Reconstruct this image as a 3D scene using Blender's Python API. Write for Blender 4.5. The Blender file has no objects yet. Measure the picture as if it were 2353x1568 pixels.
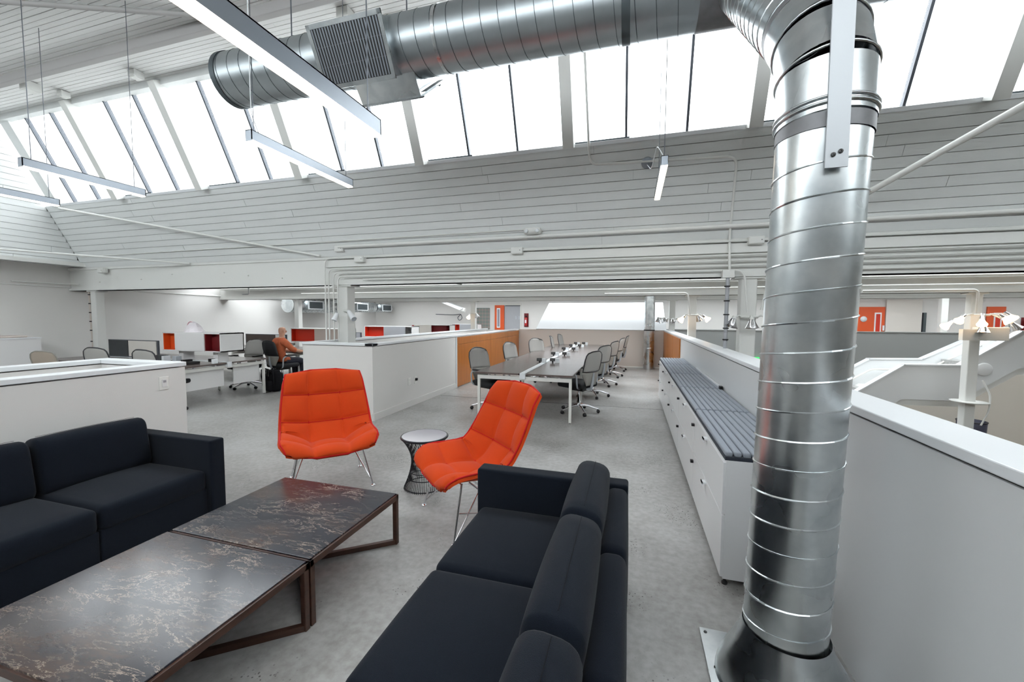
import bpy, bmesh, math, random
from mathutils import Vector, Matrix, noise
random.seed(7)
C = bpy.context.scene.collection
PI = math.pi
# ------------------------------------------------------------------ camera, sky, exposure
scn = bpy.context.scene
cam_d = bpy.data.cameras.new('camera'); cam = bpy.data.objects.new('camera', cam_d); C.objects.link(cam)
scn.camera = cam
cam_d.sensor_width = 36.0; cam_d.lens = 931.738/2353*36; cam_d.clip_start = .05; cam_d.clip_end = 300
_y, _p, _r = .287389, .06, .00454
_right = Vector((math.cos(_y), math.sin(_y), 0)); _fw = Vector((-math.sin(_y), math.cos(_y), 0)); _up = Vector((0, 0, 1))
_f2 = _fw*math.cos(_p) - _up*math.sin(_p); _u2 = _up*math.cos(_p) + _fw*math.sin(_p)
_r2 = _right*math.cos(_r) + _u2*math.sin(_r); _u3 = _u2*math.cos(_r) - _right*math.sin(_r)
cam.matrix_world = Matrix(((_r2.x, _u3.x, -_f2.x, 0), (_r2.y, _u3.y, -_f2.y, 0), (_r2.z, _u3.z, -_f2.z, 1.65), (0, 0, 0, 1)))
w = bpy.data.worlds.new('overcast_sky'); scn.world = w; w.use_nodes = True
w.node_tree.nodes['Background'].inputs[0].default_value = (.93, .97, 1.0, 1)
w.node_tree.nodes['Background'].inputs[1].default_value = 5.0
scn.view_settings.view_transform = 'Standard'; scn.view_settings.look = 'None'
scn.view_settings.gamma = 1; scn.view_settings.use_curve_mapping = False
scn.view_settings.exposure = 0.40
try:
    cy = scn.cycles
    cy.use_denoising = True; cy.max_bounces = 7; cy.diffuse_bounces = 4; cy.glossy_bounces = 3; cy.use_adaptive_sampling = True; cy.adaptive_threshold = .1; cy.adaptive_min_samples = 16
    cy.transparent_max_bounces = 8; cy.sample_clamp_indirect = 6; cy.caustics_reflective = False; cy.caustics_refractive = False
except Exception: pass
# ------------------------------------------------------------------ materials
MATS = {}
def mat(name, col, rough=.5, metal=0., emit=0., bump=0., bscale=60., var=0., vscale=3., spec=.5, ecol=None):
    m = bpy.data.materials.new(name); m.use_nodes = True; nt = m.node_tree; b = nt.nodes['Principled BSDF']
    b.inputs['Base Color'].default_value = (*col, 1); b.inputs['Roughness'].default_value = rough
    b.inputs['Metallic'].default_value = metal; b.inputs['Specular IOR Level'].default_value = spec
    if emit:
        b.inputs['Emission Color'].default_value = (*(ecol or col), 1); b.inputs['Emission Strength'].default_value = emit
    tc = nt.nodes.new('ShaderNodeTexCoord')
    if var:
        n = nt.nodes.new('ShaderNodeTexNoise'); n.inputs['Scale'].default_value = vscale; n.inputs['Detail'].default_value = 5
        mx = nt.nodes.new('ShaderNodeMix'); mx.data_type = 'RGBA'
        mx.inputs['A'].default_value = (*[c*(1-var) for c in col], 1); mx.inputs['B'].default_value = (*[min(1, c*(1+var)) for c in col], 1)
        nt.links.new(tc.outputs['Object'], n.inputs['Vector']); nt.links.new(n.outputs['Fac'], mx.inputs['Factor'])
        nt.links.new(mx.outputs['Result'], b.inputs['Base Color'])
    if bump:
        n = nt.nodes.new('ShaderNodeTexNoise'); n.inputs['Scale'].default_value = bscale; n.inputs['Detail'].default_value = 4
        bp = nt.nodes.new('ShaderNodeBump'); bp.inputs['Strength'].default_value = bump; bp.inputs['Distance'].default_value = .003
        nt.links.new(tc.outputs['Object'], n.inputs['Vector']); nt.links.new(n.outputs['Fac'], bp.inputs['Height']); nt.links.new(bp.outputs['Normal'], b.inputs['Normal'])
    MATS[name] = m; return m
def ramp(nt, src, stops):
    r = nt.nodes.new('ShaderNodeValToRGB'); e = r.color_ramp.elements
    while len(e) < len(stops): e.new(.5)
    for el, (p, c) in zip(e, stops): el.position = p; el.color = (*c, 1)
    nt.links.new(src, r.inputs['Fac']); return r.outputs['Color']
def texnode(nt, kind, scale, vec, **kw):
    n = nt.nodes.new(kind); n.inputs['Scale'].default_value = scale
    for k, v in kw.items():
        if k in n.inputs: n.inputs[k].default_value = v
        else: setattr(n, k, v)
    nt.links.new(vec, n.inputs['Vector']); return n
def mapping(nt, scale=(1, 1, 1), rot=(0, 0, 0)):
    tc = nt.nodes.new('ShaderNodeTexCoord'); mp = nt.nodes.new('ShaderNodeMapping')
    mp.inputs['Scale'].default_value = scale; mp.inputs['Rotation'].default_value = rot
    nt.links.new(tc.outputs['Object'], mp.inputs['Vector']); return mp.outputs['Vector']
def mixc(nt, fac, a, b, mode='MIX'):
    m = nt.nodes.new('ShaderNodeMix'); m.data_type = 'RGBA'; m.blend_type = mode
    for s, v in (('Factor', fac), ('A', a), ('B', b)):
        if isinstance(v, bpy.types.NodeSocket): nt.links.new(v, m.inputs[s])
        elif s == 'Factor': m.inputs[s].default_value = v
        else: m.inputs[s].default_value = (*v, 1)
    return m.outputs['Result']
mat('white_paint', (.77, .755, .735), .55, bump=.15, bscale=140)
mat('warm_white', (.74, .70, .65), .55)
mat('board_paint', (.765, .785, .78), .5, bump=.5, bscale=35, var=.05, vscale=2)
mat('ceil_paint', (.86, .86, .85), .6, bump=.5, bscale=35, var=.04, vscale=2)
mat('beam_paint', (.78, .785, .76), .5, bump=.4, bscale=25)
mat('joint_dark', (.46, .47, .47), .7)
mat('shadow_gap', (.03, .03, .03), .7)
mat('lacquer', (.74, .755, .765), .33)
mat('cap_white', (.82, .845, .87), .35)
mat('melamine', (.80, .79, .79), .35)
mat('bench_white', (.80, .80, .81), .3)
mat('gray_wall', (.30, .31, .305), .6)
mat('tan_wall', (.60, .56, .50), .6)
mat('bin_dark', (.02, .022, .05), .5)
mat('brown_floor', (.16, .13, .10), .5, var=.1)
mat('pale_taupe', (.60, .53, .48), .4)
mat('mullion', (.10, .11, .13), .4, .3)
mat('white_metal', (.80, .79, .75), .35)
mat('strap_steel', (.46, .48, .50), .5, .6)
mat('purlin_gray', (.42, .41, .405), .6)  # one darker gray tone for the lantern purlins and batten
mat('galv_old', (.44, .48, .50), .38, 1., var=.18, vscale=5)
mat('galv_dark', (.10, .12, .13), .5, .6)
mat('chrome', (.80, .80, .82), .12, 1.)
mat('steel_wire', (.55, .55, .56), .25, 1.)
mat('black_plastic', (.012, .012, .014), .45)
mat('black_cloth', (.008, .008, .010), .9, spec=.2)
mat('dark_wire', (.015, .014, .02), .35, .5)
mat('seat_black', (.012, .013, .016), .75, bump=.4, bscale=200)
mat('chair_mesh', (.42, .41, .39), .6, bump=.6, bscale=350)
mat('chair_shell', (.33, .32, .29), .45)
mat('chair_frame', (.03, .03, .035), .4)
mat('silver_plastic', (.46, .49, .53), .4)
mat('red_panel', (.62, .035, .012), .5)
mat('orange_panel', (.75, .10, .015), .5)
mat('dark_red', (.16, .005, .008), .55)
mat('dark_screen', (.055, .06, .065), .7)
mat('brown_screen', (.12, .095, .085), .8, bump=.3, bscale=200)
mat('door_orange', (.72, .10, .02), .45)
mat('lamp_metal', (.30, .33, .37), .35, .7)
mat('lamp_glow', (1, .86, .66), .5, emit=6., ecol=(1, .84, .64))
mat('bulb_glow', (1, .8, .5), .5, emit=5., ecol=(1, .66, .36))
mat('exit_green', (.05, .7, .15), .5, emit=.8, ecol=(.05, .7, .15))
mat('glass_table', (.32, .30, .34), .08)
mat('skin', (.62, .34, .23), .5)
mat('shirt_orange', (.55, .13, .05), .8, var=.3, vscale=14)
mat('trousers', (.02, .022, .035), .8)
mat('shoe', (.02, .018, .016), .5)
mat('screen_green', (.03, .10, .09), .3)
mat('plate_white', (.84, .83, .80), .4)
mat('slot_dark', (.08, .08, .08), .5)
mat('tape_dark', (.22, .22, .23), .5, .5, var=.2, vscale=20)
mat('pole_gray', (.42, .43, .46), .4, .2)
mat('plastic_bag', (.85, .80, .84), .35, var=.08)
mat('bag_pink', (.65, .35, .40), .5)
mat('red_paint', (.5, .02, .02), .3)
def m_fabric(name, col, sc=420, k=.25, rough=.95):
    m = mat(name, col, rough, spec=.15); nt = m.node_tree; b = nt.nodes['Principled BSDF']
    v = mapping(nt, (1, 1, 1)); n = texnode(nt, 'ShaderNodeTexNoise', sc, v, Detail=2.)
    nt.links.new(mixc(nt, n.outputs['Fac'], [c*(1-k) for c in col], [c*(1+k) for c in col]), b.inputs['Base Color'])
    bp = nt.nodes.new('ShaderNodeBump'); bp.inputs['Strength'].default_value = .5; bp.inputs['Distance'].default_value = .002
    nt.links.new(n.outputs['Fac'], bp.inputs['Height']); nt.links.new(bp.outputs['Normal'], b.inputs['Normal'])
    b.inputs['Sheen Weight'].default_value = .06; b.inputs['Sheen Roughness'].default_value = .5
    return m
m_fabric('sofa_fabric', (.0062, .0092, .0155), k=.5)
m_fabric('orange_wool', (.60, .060, .010), 300, .12)
m_fabric('piping_red', (.55, .015, .015), 300, .1)
m_fabric('bench_cushion', (.31, .34, .385), 240, .3)
m_fabric('bench_groove', (.04, .045, .06), 240, .3)
def m_galv():
    m = mat('galvanised', (.62, .65, .67), .27, 1.); nt = m.node_tree; b = nt.nodes['Principled BSDF']
    v = mapping(nt); n = texnode(nt, 'ShaderNodeTexNoise', 7., v, Detail=6.)
    nt.links.new(ramp(nt, n.outputs['Fac'], [(.35, (.54, .58, .60)), (.65, (.72, .75, .76))]), b.inputs['Base Color'])
    n2 = texnode(nt, 'ShaderNodeTexNoise', 3., v, Detail=3.)
    r = nt.nodes.new('ShaderNodeMapRange'); r.inputs[3].default_value = .2; r.inputs[4].default_value = .36
    nt.links.new(n2.outputs['Fac'], r.inputs[0]); nt.links.new(r.outputs[0], b.inputs['Roughness'])
    bp = nt.nodes.new('ShaderNodeBump'); bp.inputs['Strength'].default_value = .02; bp.inputs['Distance'].default_value = .02
    nt.links.new(n2.outputs['Fac'], bp.inputs['Height']); nt.links.new(bp.outputs['Normal'], b.inputs['Normal'])
m_galv()
def m_concrete():
    m = mat('concrete', (.5, .5, .5), .4); nt = m.node_tree; b = nt.nodes['Principled BSDF']
    v = mapping(nt)
    big = texnode(nt, 'ShaderNodeTexNoise', .9, v, Detail=8., Roughness=.65)
    c = ramp(nt, big.outputs['Fac'], [(.34, (.225, .217, .205)), (.5, (.345, .34, .33)), (.66, (.46, .462, .46))])
    fine = texnode(nt, 'ShaderNodeTexNoise', 22., v, Detail=6.)
    c = mixc(nt, .22, c, ramp(nt, fine.outputs['Fac'], [(.35, (.30, .28, .25)), (.65, (.66, .66, .65))]))
    vor = texnode(nt, 'ShaderNodeTexVoronoi', 46., v)
    sp = ramp(nt, vor.outputs['Distance'], [(.17, (1, 1, 1)), (.24, (0, 0, 0))])
    msk = texnode(nt, 'ShaderNodeTexNoise', 1.6, v, Detail=3.)
    mk = ramp(nt, msk.outputs['Fac'], [(.52, (0, 0, 0)), (.60, (1, 1, 1))])
    f = mixc(nt, 1., sp, mk, 'MULTIPLY')
    c = mixc(nt, f, c, (.05, .045, .04))
    vor2 = texnode(nt, 'ShaderNodeTexVoronoi', 150., v)
    c = mixc(nt, ramp(nt, vor2.outputs['Distance'], [(.08, (.55, .55, .55)), (.2, (0, 0, 0))]), c, (.22, .2, .19))
    nt.links.new(c, b.inputs['Base Color'])
    rr = nt.nodes.new('ShaderNodeMapRange'); rr.inputs[3].default_value = .28; rr.inputs[4].default_value = .48
    nt.links.new(big.outputs['Fac'], rr.inputs[0]); nt.links.new(rr.outputs[0], b.inputs['Roughness'])
m_concrete()
def m_marble():
    m = mat('marble', (.05, .05, .06), .17); nt = m.node_tree; b = nt.nodes['Principled BSDF']
    v = mapping(nt, (1., 3.2, 1.), (0, 0, -.75))
    d = texnode(nt, 'ShaderNodeTexNoise', 1.7, v, Detail=9., Roughness=.66)
    d2 = texnode(nt, 'ShaderNodeTexNoise', 2.2, v, Detail=10., Roughness=.72); d2.inputs['Distortion'].default_value = .35
    v1 = ramp(nt, d2.outputs['Fac'], [(.491, (0, 0, 0)), (.5, (.85, .85, .85)), (.509, (0, 0, 0))])
    d3 = texnode(nt, 'ShaderNodeTexNoise', 4.6, v, Detail=10., Roughness=.7); d3.inputs['Distortion'].default_value = .2
    v2 = ramp(nt, d3.outputs['Fac'], [(.575, (0, 0, 0)), (.582, (.45, .45, .45)), (.590, (0, 0, 0))])
    n4 = texnode(nt, 'ShaderNodeTexNoise', 17., v, Detail=8., Roughness=.7)
    fl = ramp(nt, n4.outputs['Fac'], [(.645, (0, 0, 0)), (.72, (.8, .8, .8))])
    n3 = texnode(nt, 'ShaderNodeTexNoise', 2.1, mapping(nt), Detail=4.)
    mk = ramp(nt, n3.outputs['Fac'], [(.40, (.12, .12, .12)), (.62, (1, 1, 1))])
    vv = mixc(nt, 1., mixc(nt, 1., mixc(nt, 1., v1, v2, 'ADD'), fl, 'ADD'), mk, 'MULTIPLY')
    base = ramp(nt, d.outputs['Fac'], [(.35, (.014, .015, .024)), (.5, (.026, .026, .036)), (.70, (.085, .050, .036))])
    nt.links.new(mixc(nt, vv, base, (.60, .48, .38)), b.inputs['Base Color'])
m_marble()
def m_wood(name, a, c, rough=.35, sc=(1, 1, 1), wsc=3.):
    m = mat(name, a, rough); nt = m.node_tree; b = nt.nodes['Principled BSDF']
    v = mapping(nt, sc); n = texnode(nt, 'ShaderNodeTexNoise', wsc, v, Detail=7., Roughness=.6)
    nt.links.new(ramp(nt, n.outputs['Fac'], [(.3, a), (.7, c)]), b.inputs['Base Color'])
m_wood('orange_wood', (.36, .105, .012), (.52, .18, .026), .3, (8, 8, .6))
m_wood('walnut', (.035, .014, .009), (.075, .032, .02), .35, (3, 3, 12))
m_wood('desk_top', (.12, .095, .088), (.17, .135, .125), .24, (14, 1, 14))
def m_glass():
    m = bpy.data.materials.new('sky_glass'); m.use_nodes = True; nt = m.node_tree; nt.nodes.clear()
    o = nt.nodes.new('ShaderNodeOutputMaterial'); t = nt.nodes.new('ShaderNodeBsdfTransparent'); g = nt.nodes.new('ShaderNodeBsdfGlossy')
    t.inputs[0].default_value = (.96, .97, .97, 1); g.inputs[1].default_value = .05
    mx = nt.nodes.new('ShaderNodeMixShader'); mx.inputs[0].default_value = .05
    nt.links.new(t.outputs[0], mx.inputs[1]); nt.links.new(g.outputs[0], mx.inputs[2]); nt.links.new(mx.outputs[0], o.inputs[0])
    MATS['sky_glass'] = m
m_glass()
def m_plaid():
    m = mat('plaid', (.3, .3, .3), .7); nt = m.node_tree; b = nt.nodes['Principled BSDF']
    v = mapping(nt, (1, 1, 1))
    w1 = texnode(nt, 'ShaderNodeTexWave', 2.2, v); w1.bands_direction = 'X'
    w2 = texnode(nt, 'ShaderNodeTexWave', 2.0, v); w2.bands_direction = 'Z'
    c = mixc(nt, w1.outputs['Fac'], (.17, .22, .20), (.34, .26, .25)); c2 = mixc(nt, w2.outputs['Fac'], (.14, .21, .20), (.33, .27, .24))
    nt.links.new(mixc(nt, .5, c, c2), b.inputs['Base Color'])
m_plaid()
# ------------------------------------------------------------------ mesh building helpers
class MB:
    def __init__(s): s.v = []; s.f = []; s.sm = []
    def add(s, vs, fs, smooth=False, M=None):
        k = len(s.v); s.v += [tuple(M @ Vector(p)) if M else tuple(p) for p in vs]
        s.f += [tuple(i+k for i in f) for f in fs]; s.sm += [smooth]*len(fs); return s
    def box(s, x0, x1, y0, y1, z0, z1, M=None):
        vs = [(x, y, z) for z in (z0, z1) for y in (y0, y1) for x in (x0, x1)]
        return s.add(vs, [(0, 2, 3, 1), (4, 5, 7, 6), (0, 1, 5, 4), (2, 6, 7, 3), (0, 4, 6, 2), (1, 3, 7, 5)], False, M)
    def tube(s, pts, r, n=8, caps=True, M=None, closed=False):
        P = [Vector(p) for p in pts]; m = len(P); rs = r if isinstance(r, (list, tuple)) else [r]*m
        T = []
        for i in range(m):
            a = P[i-1] if (i or closed) else P[i]; b = P[(i+1) % m] if (i < m-1 or closed) else P[i]
            T.append((b-a).normalized())
        N = T[0].orthogonal().normalized(); vs = []
        for i in range(m):
            N = (N - T[i]*N.dot(T[i])); N = N.normalized() if N.length > 1e-6 else T[i].orthogonal().normalized()
            Bn = T[i].cross(N)
            for k in range(n):
                a = 2*PI*k/n; vs.append(P[i] + (N*math.cos(a) + Bn*math.sin(a))*rs[i])
        fs = []
        for i in range(m if closed else m-1):
            j = (i+1) % m
            for k in range(n): fs.append((i*n+k, i*n+(k+1) % n, j*n+(k+1) % n, j*n+k))
        s.add(vs, fs, n > 5, M)
        if caps and not closed:
            s.add(vs[:n], [tuple(range(n))[::-1]], False, M); s.add(vs[-n:], [tuple(range(n))], False, M)
        return s
    def lathe(s, prof, n=24, M=None, cap0=True, cap1=True, smooth=True):
        vs = []; fs = []
        for (r, z) in prof:
            for k in range(n): a = 2*PI*k/n; vs.append((r*math.cos(a), r*math.sin(a), z))
        for i in range(len(prof)-1):
            for k in range(n): fs.append((i*n+k, i*n+(k+1) % n, (i+1)*n+(k+1) % n, (i+1)*n+k))
        s.add(vs, fs, smooth, M)
        if cap0: s.add(vs[:n], [tuple(range(n))[::-1]], False, M)
        if cap1: s.add(vs[-n:], [tuple(range(n))], False, M)
        return s
    def prism(s, poly, axis, a0, a1, M=None):
        def pt(u, v, a): return {'x': (a, u, v), 'y': (u, a, v), 'z': (u, v, a)}[axis]
        n = len(poly); vs = [pt(u, v, a0) for u, v in poly] + [pt(u, v, a1) for u, v in poly]
        fs = [tuple(range(n)), tuple(range(2*n-1, n-1, -1))] + [(i, i+n, (i+1) % n+n, (i+1) % n) for i in range(n)]
        return s.add(vs, fs, False, M)
    def soft(s, cx, cy, cz, sx, sy, sz, r, bz=0., bx=0., by=0., n=6, M=None):
        H = (sx/2, sy/2, sz/2)
        def ts(h): 
            rr = min(r, h*.95); inner = [-(h-rr) + 2*(h-rr)*i/n for i in range(n+1)]
            return [-h, -h+rr*.25, -h+rr*.6] + inner + [h-rr*.6, h-rr*.25, h]
        T = [ts(h) for h in H]; idx = {}; vs = []; fs = []
        def vid(i, j, k):
            key = (i, j, k)
            if key in idx: return idx[key]
            p = [T[0][i], T[1][j], T[2][k]]; q = [max(-(h-min(r, h*.95)), min(h-min(r, h*.95), c)) for c, h in zip(p, H)]
            d = Vector([a-b for a, b in zip(p, q)])
            if d.length > 1e-9:
                mx = max(abs(c) for c in d); d = d.normalized()*min(r, mx if mx > 0 else r)
            o = Vector(q)+d; u, v, t = [o[i2]/H[i2] for i2 in range(3)]
            o.z += bz*(1-u*u)*(1-v*v)*(1 if t > 0 else -1)*min(1, abs(t)*1.5)
            o.x += bx*(1-t*t)*(1-v*v)*(1 if u > 0 else -1)*min(1, abs(u)*1.5)
            o.y += by*(1-u*u)*(1-t*t)*(1 if v > 0 else -1)*min(1, abs(v)*1.5)
            idx[key] = len(vs); vs.append((o.x+cx, o.y+cy, o.z+cz)); return idx[key]
        L = [len(t)-1 for t in T]
        for i in range(L[0]):
            for j in range(L[1]):
                fs.append((vid(i, j, 0), vid(i, j+1, 0), vid(i+1, j+1, 0), vid(i+1, j, 0))); fs.append((vid(i, j, L[2]), vid(i+1, j, L[2]), vid(i+1, j+1, L[2]), vid(i, j+1, L[2])))
        for i in range(L[0]):
            for k in range(L[2]):
                fs.append((vid(i, 0, k), vid(i+1, 0, k), vid(i+1, 0, k+1), vid(i, 0, k+1))); fs.append((vid(i, L[1], k), vid(i, L[1], k+1), vid(i+1, L[1], k+1), vid(i+1, L[1], k)))
        for j in range(L[1]):
            for k in range(L[2]):
                fs.append((vid(0, j, k), vid(0, j, k+1), vid(0, j+1, k+1), vid(0, j+1, k))); fs.append((vid(L[0], j, k), vid(L[0], j+1, k), vid(L[0], j+1, k+1), vid(L[0], j, k+1)))
        return s.add(vs, fs, True, M)
def mesh_of(name, mb, m):
    me = bpy.data.meshes.new(name); me.from_pydata(mb.v, [], mb.f); me.polygons.foreach_set('use_smooth', mb.sm)
    me.materials.append(MATS[m] if isinstance(m, str) else m); me.update(); return me
def link(name, me, parent=None):
    o = bpy.data.objects.new(name, me); C.objects.link(o)
    if parent is not None: o.parent = parent
    return o
WORLD = {}
def obj(name, mb, m, parent=None, world=False):
    """world=True: the builder holds world coordinates; move them into the parent's frame"""
    if world and parent is not None:
        off = WORLD.get(parent.name, Vector((0, 0, 0)))
        mb.v = [(p[0]-off[0], p[1]-off[1], p[2]-off[2]) for p in mb.v]
    o = link(name, mesh_of(name, mb, m), parent)
    if parent is not None: WORLD[o.name] = WORLD.get(parent.name, Vector((0, 0, 0)))
    return o
def thing(name, label, cat, loc=(0, 0, 0), rz=0., group=None):
    o = link(name, None); o.location = loc; o.rotation_euler = (0, 0, rz); WORLD[o.name] = Vector(loc)
    o.empty_display_size = .1
    o['label'] = label; o['category'] = cat
    if group: o['group'] = group
    return o
def solo(name, mb, m, label, cat, group=None, loc=None):
    """a thing that is one mesh, built in world coordinates; the origin goes to its base"""
    xs = [p[0] for p in mb.v]; ys = [p[1] for p in mb.v]; zs = [p[2] for p in mb.v]
    c = loc or ((min(xs)+max(xs))/2, (min(ys)+max(ys))/2, min(zs))
    mb.v = [(p[0]-c[0], p[1]-c[1], p[2]-c[2]) for p in mb.v]
    o = link(name, mesh_of(name, mb, m)); o.location = c; WORLD[o.name] = Vector(c); o['label'] = label; o['category'] = cat
    if group: o['group'] = group
    return o
def struct(name, mb, m, label=None):
    o = link(name, mesh_of(name, mb, m) if mb else None); o['kind'] = 'structure'; WORLD[o.name] = Vector((0, 0, 0))
    if label: o['label'] = label
    return o
def dup(root, loc, rz=0., label=None, group=None):
    def cp(o, par):
        c = o.copy(); C.objects.link(c); c.parent = par
        for ch in kids.get(o.name, ()): cp(ch, c)
        return c
    kids = {}
    for o in root.children_recursive: kids.setdefault(o.parent.name, []).append(o)
    r = cp(root, None); r.location = loc; r.rotation_euler = (0, 0, rz); WORLD[r.name] = Vector(loc)
    if label: r['label'] = label
    if group: r['group'] = group
    return r
CUBE = {}
def brick(name, m, parent, M):
    """one small piece (board, pane, blade): shared unit cube mesh, scaled by its matrix"""
    if m not in CUBE: CUBE[m] = mesh_of(name, MB().box(-.5, .5, -.5, .5, -.5, .5), m)
    o = link(name, CUBE[m], parent); o.matrix_local = M; return o
def frame(o, u, v, n): return Matrix(((u[0], v[0], n[0], o[0]), (u[1], v[1], n[1], o[1]), (u[2], v[2], n[2], o[2]), (0, 0, 0, 1)))
def boards(parent, o, u, v, length, width, bw, m, seg=4., gap=.007, th=.018, clip=None, offset=0.):
    """rows of boards lying on the plane o + a*u + b*v, joints staggered, every board its own piece"""
    u = Vector(u).normalized(); v = Vector(v).normalized(); n = u.cross(v); o = Vector(o)
    rows = int(round(width/bw)); bw = width/rows
    for i in range(rows):
        b = (i+.5)*bw; lo, hi = (0., length) if clip is None else clip(b)
        if hi-lo < .08: continue
        a = lo; cut = lo + random.uniform(.4, 1.)*seg
        while a < hi-.01:
            e = min(cut, hi)
            if hi-e < .3: e = hi
            c = o + u*((a+e)/2) + v*b + n*(th/2 + random.uniform(-.002, .002) + offset)
            M = frame(c, u, v, n) @ Matrix.Diagonal((e-a-gap*.5, bw-gap, th, 1))
            brick('board', m, parent, M); a = e; cut = e+random.uniform(.7, 1.2)*seg
def arc(c, r, a0, a1, e1, e2, n=6):
    c = Vector(c); e1 = Vector(e1); e2 = Vector(e2)
    return [c + e1*(r*math.cos(a0+(a1-a0)*i/n)) + e2*(r*math.sin(a0+(a1-a0)*i/n)) for i in range(n+1)]
def bend(pts, r=.06, n=5):
    P = [Vector(p) for p in pts]; out = [P[0]]
    for i in range(1, len(P)-1):
        a = (P[i-1]-P[i]); b = (P[i+1]-P[i]); d = min(r, a.length*.45, b.length*.45)
        p0 = P[i]+a.normalized()*d; p1 = P[i]+b.normalized()*d
        for k in range(n+1):
            t = k/n; out.append(p0*(1-t)**2 + P[i]*2*t*(1-t) + p1*t*t)
    out.append(P[-1]); return out
def bev(o, w=.004, seg=2):
    b = o.modifiers.new('bevel', 'BEVEL'); b.width = w; b.segments = seg; b.limit_method = 'ANGLE'; return o
# ------------------------------------------------------------------ the shell
SL = Vector((0, -.421, .907)); SN = Vector((0, -.907, -.421))       # up the sloped side of the roof lantern / its inner normal
def sp(x, z, off=0.): return Vector((x, 6.0-(z-2.69)*.4642, z)) + SN*off
f = struct('floor', MB().box(-12.2, 1.17, -6, 17.4, -.25, 0), 'concrete', 'polished grey concrete floor of the upper office level')
MBx = MB().box(1.17, 13, 15.7, 17.4, -.25, -.002); struct('floor', MBx, 'concrete', 'concrete landing behind the long grey parapet')
struct('floor', MB().box(1.17, 13, -6, 15.8, -2.25, -2.1), 'brown_floor', 'dark lower floor of the atrium below the stairs')
brick('control_joint', 'shadow_gap', f, Matrix.Translation((-1.35, 7.62, .0005)) @ Matrix.Diagonal((4.9, .008, .002, 1)))
wl = struct('wall_left', MB().box(-12.35, -12.2, -6, 17.4, 0, 5.5), 'white_paint', 'long white left wall behind the desk rows')
wb = struct('wall_back', MB().box(-12.35, 13.1, 17.4, 17.55, -2.2, 3.6), 'white_paint', 'white back wall with the orange doors')
struct('wall_front', MB().box(-12.35, 13.1, -6.15, -6.0, -2.2, 2.9), 'white_paint', 'white wall behind the lounge')
struct('wall_right', MB().box(13.0, 13.15, -6, 17.4, -2.2, 5.5), 'white_paint', 'white wall on the far side of the atrium')
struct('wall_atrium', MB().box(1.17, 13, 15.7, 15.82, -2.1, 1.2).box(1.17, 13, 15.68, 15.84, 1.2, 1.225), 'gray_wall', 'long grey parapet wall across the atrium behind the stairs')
struct('wall_atrium', MB().box(4.5, 13, 15.66, 15.695, -2.1, .1), 'tan_wall', 'tan painted lower wall under the stairs')
struct('wall_atrium', MB().box(1.17, 1.2, -6, 15.7, -2.1, 0), 'white_paint', 'edge of the upper floor facing the atrium')
# flat ceilings between the lanterns
struct('ceiling', MB().box(-12.2, 13, 6.25, 8.6, 2.75, 2.9).box(-12.2, 13, 11.4, 13.95, 2.75, 2.9), 'ceil_paint', 'low flat ceiling behind the first beam')
struct('ceiling', MB().box(-12.2, 13, 14.0, 14.6, 2.6, 2.9).box(-12.2, 13, 16.0, 17.4, 2.6, 2.9), 'ceil_paint', 'low flat ceiling at the back of the office')
struct('ceiling', MB().box(-12.2, 13, -6, -2.6, 2.75, 2.9), 'ceil_paint', 'low flat ceiling behind the lounge')
struct('ceiling', MB().box(-12.2, -11.67, -2.6, 6.25, 2.78, 2.9), 'ceil_paint', 'narrow soffit along the left wall')
struct('ceiling', MB().box(9.0, 13, -2.6, 6.25, 2.75, 2.9), 'ceil_paint', 'flat ceiling over the far side of the atrium')
struct('trim_1', MB().box(-12.2, 13, 8.5, 8.6, 2.75, 3.6).box(-12.2, 13, 11.4, 11.5, 2.75, 3.6).box(-12.2, 13, 16.0, 16.05, 2.6, 3.1), 'white_paint', 'white sides of the unseen roof openings added for light')
w2 = struct('added_rooflight', MB().box(-12.2, 13, 9.95, 10.05, 3.5, 3.6), 'white_metal', 'unseen flat rooflight added to light the desk rows and back wall')  # unseen roof glazing, put in to brighten the desks and back wall
for i in range(12): brick('pane', 'sky_glass', w2, Matrix.Translation((-12.2+2.1*(i+.5), 10.0, 3.55)) @ Matrix.Diagonal((2.06, 2.9, .01, 1))); brick('pane', 'sky_glass', w2, Matrix.Translation((-12.2+2.1*(i+.5), 15.3, 3.05)) @ Matrix.Diagonal((2.06, 1.5, .01, 1)))
# roof of the lantern with its boards
c = struct('ceiling', MB().box(-11.8, 9.1, -1.5, 4.9, 5.36, 5.45), 'joint_dark', 'high boarded white ceiling of the roof lantern')
boards(c, (-11.65, 4.80, 5.36), (1, 0, 0), (0, -1, 0), 13.2, 3.3, .066, 'ceil_paint', 4.5)
cc = MB().box(-11.65, 9, -1.5, 1.5, 5.342, 5.36).box(1.55, 9, 1.5, 4.8, 5.342, 5.36); obj('lining', cc, 'ceil_paint', c)
# the sloped side below the glass
mbp = MB(); a = sp(0, 2.69, -.01); b = sp(0, 3.88, -.01)
mbp.prism([(a.y, a.z), (b.y, b.z), (b.y+.06, b.z+.03), (a.y+.06, a.z+.03)], 'x', -11.8, 9.0)
s = struct('wall_slope', mbp, 'joint_dark', 'sloping boarded side of the roof lantern below the skylight')
boards(s, sp(-11.65, 2.69), (1, 0, 0), SL, 20.6, 1.312, .1193, 'board_paint', 4.)
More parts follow.
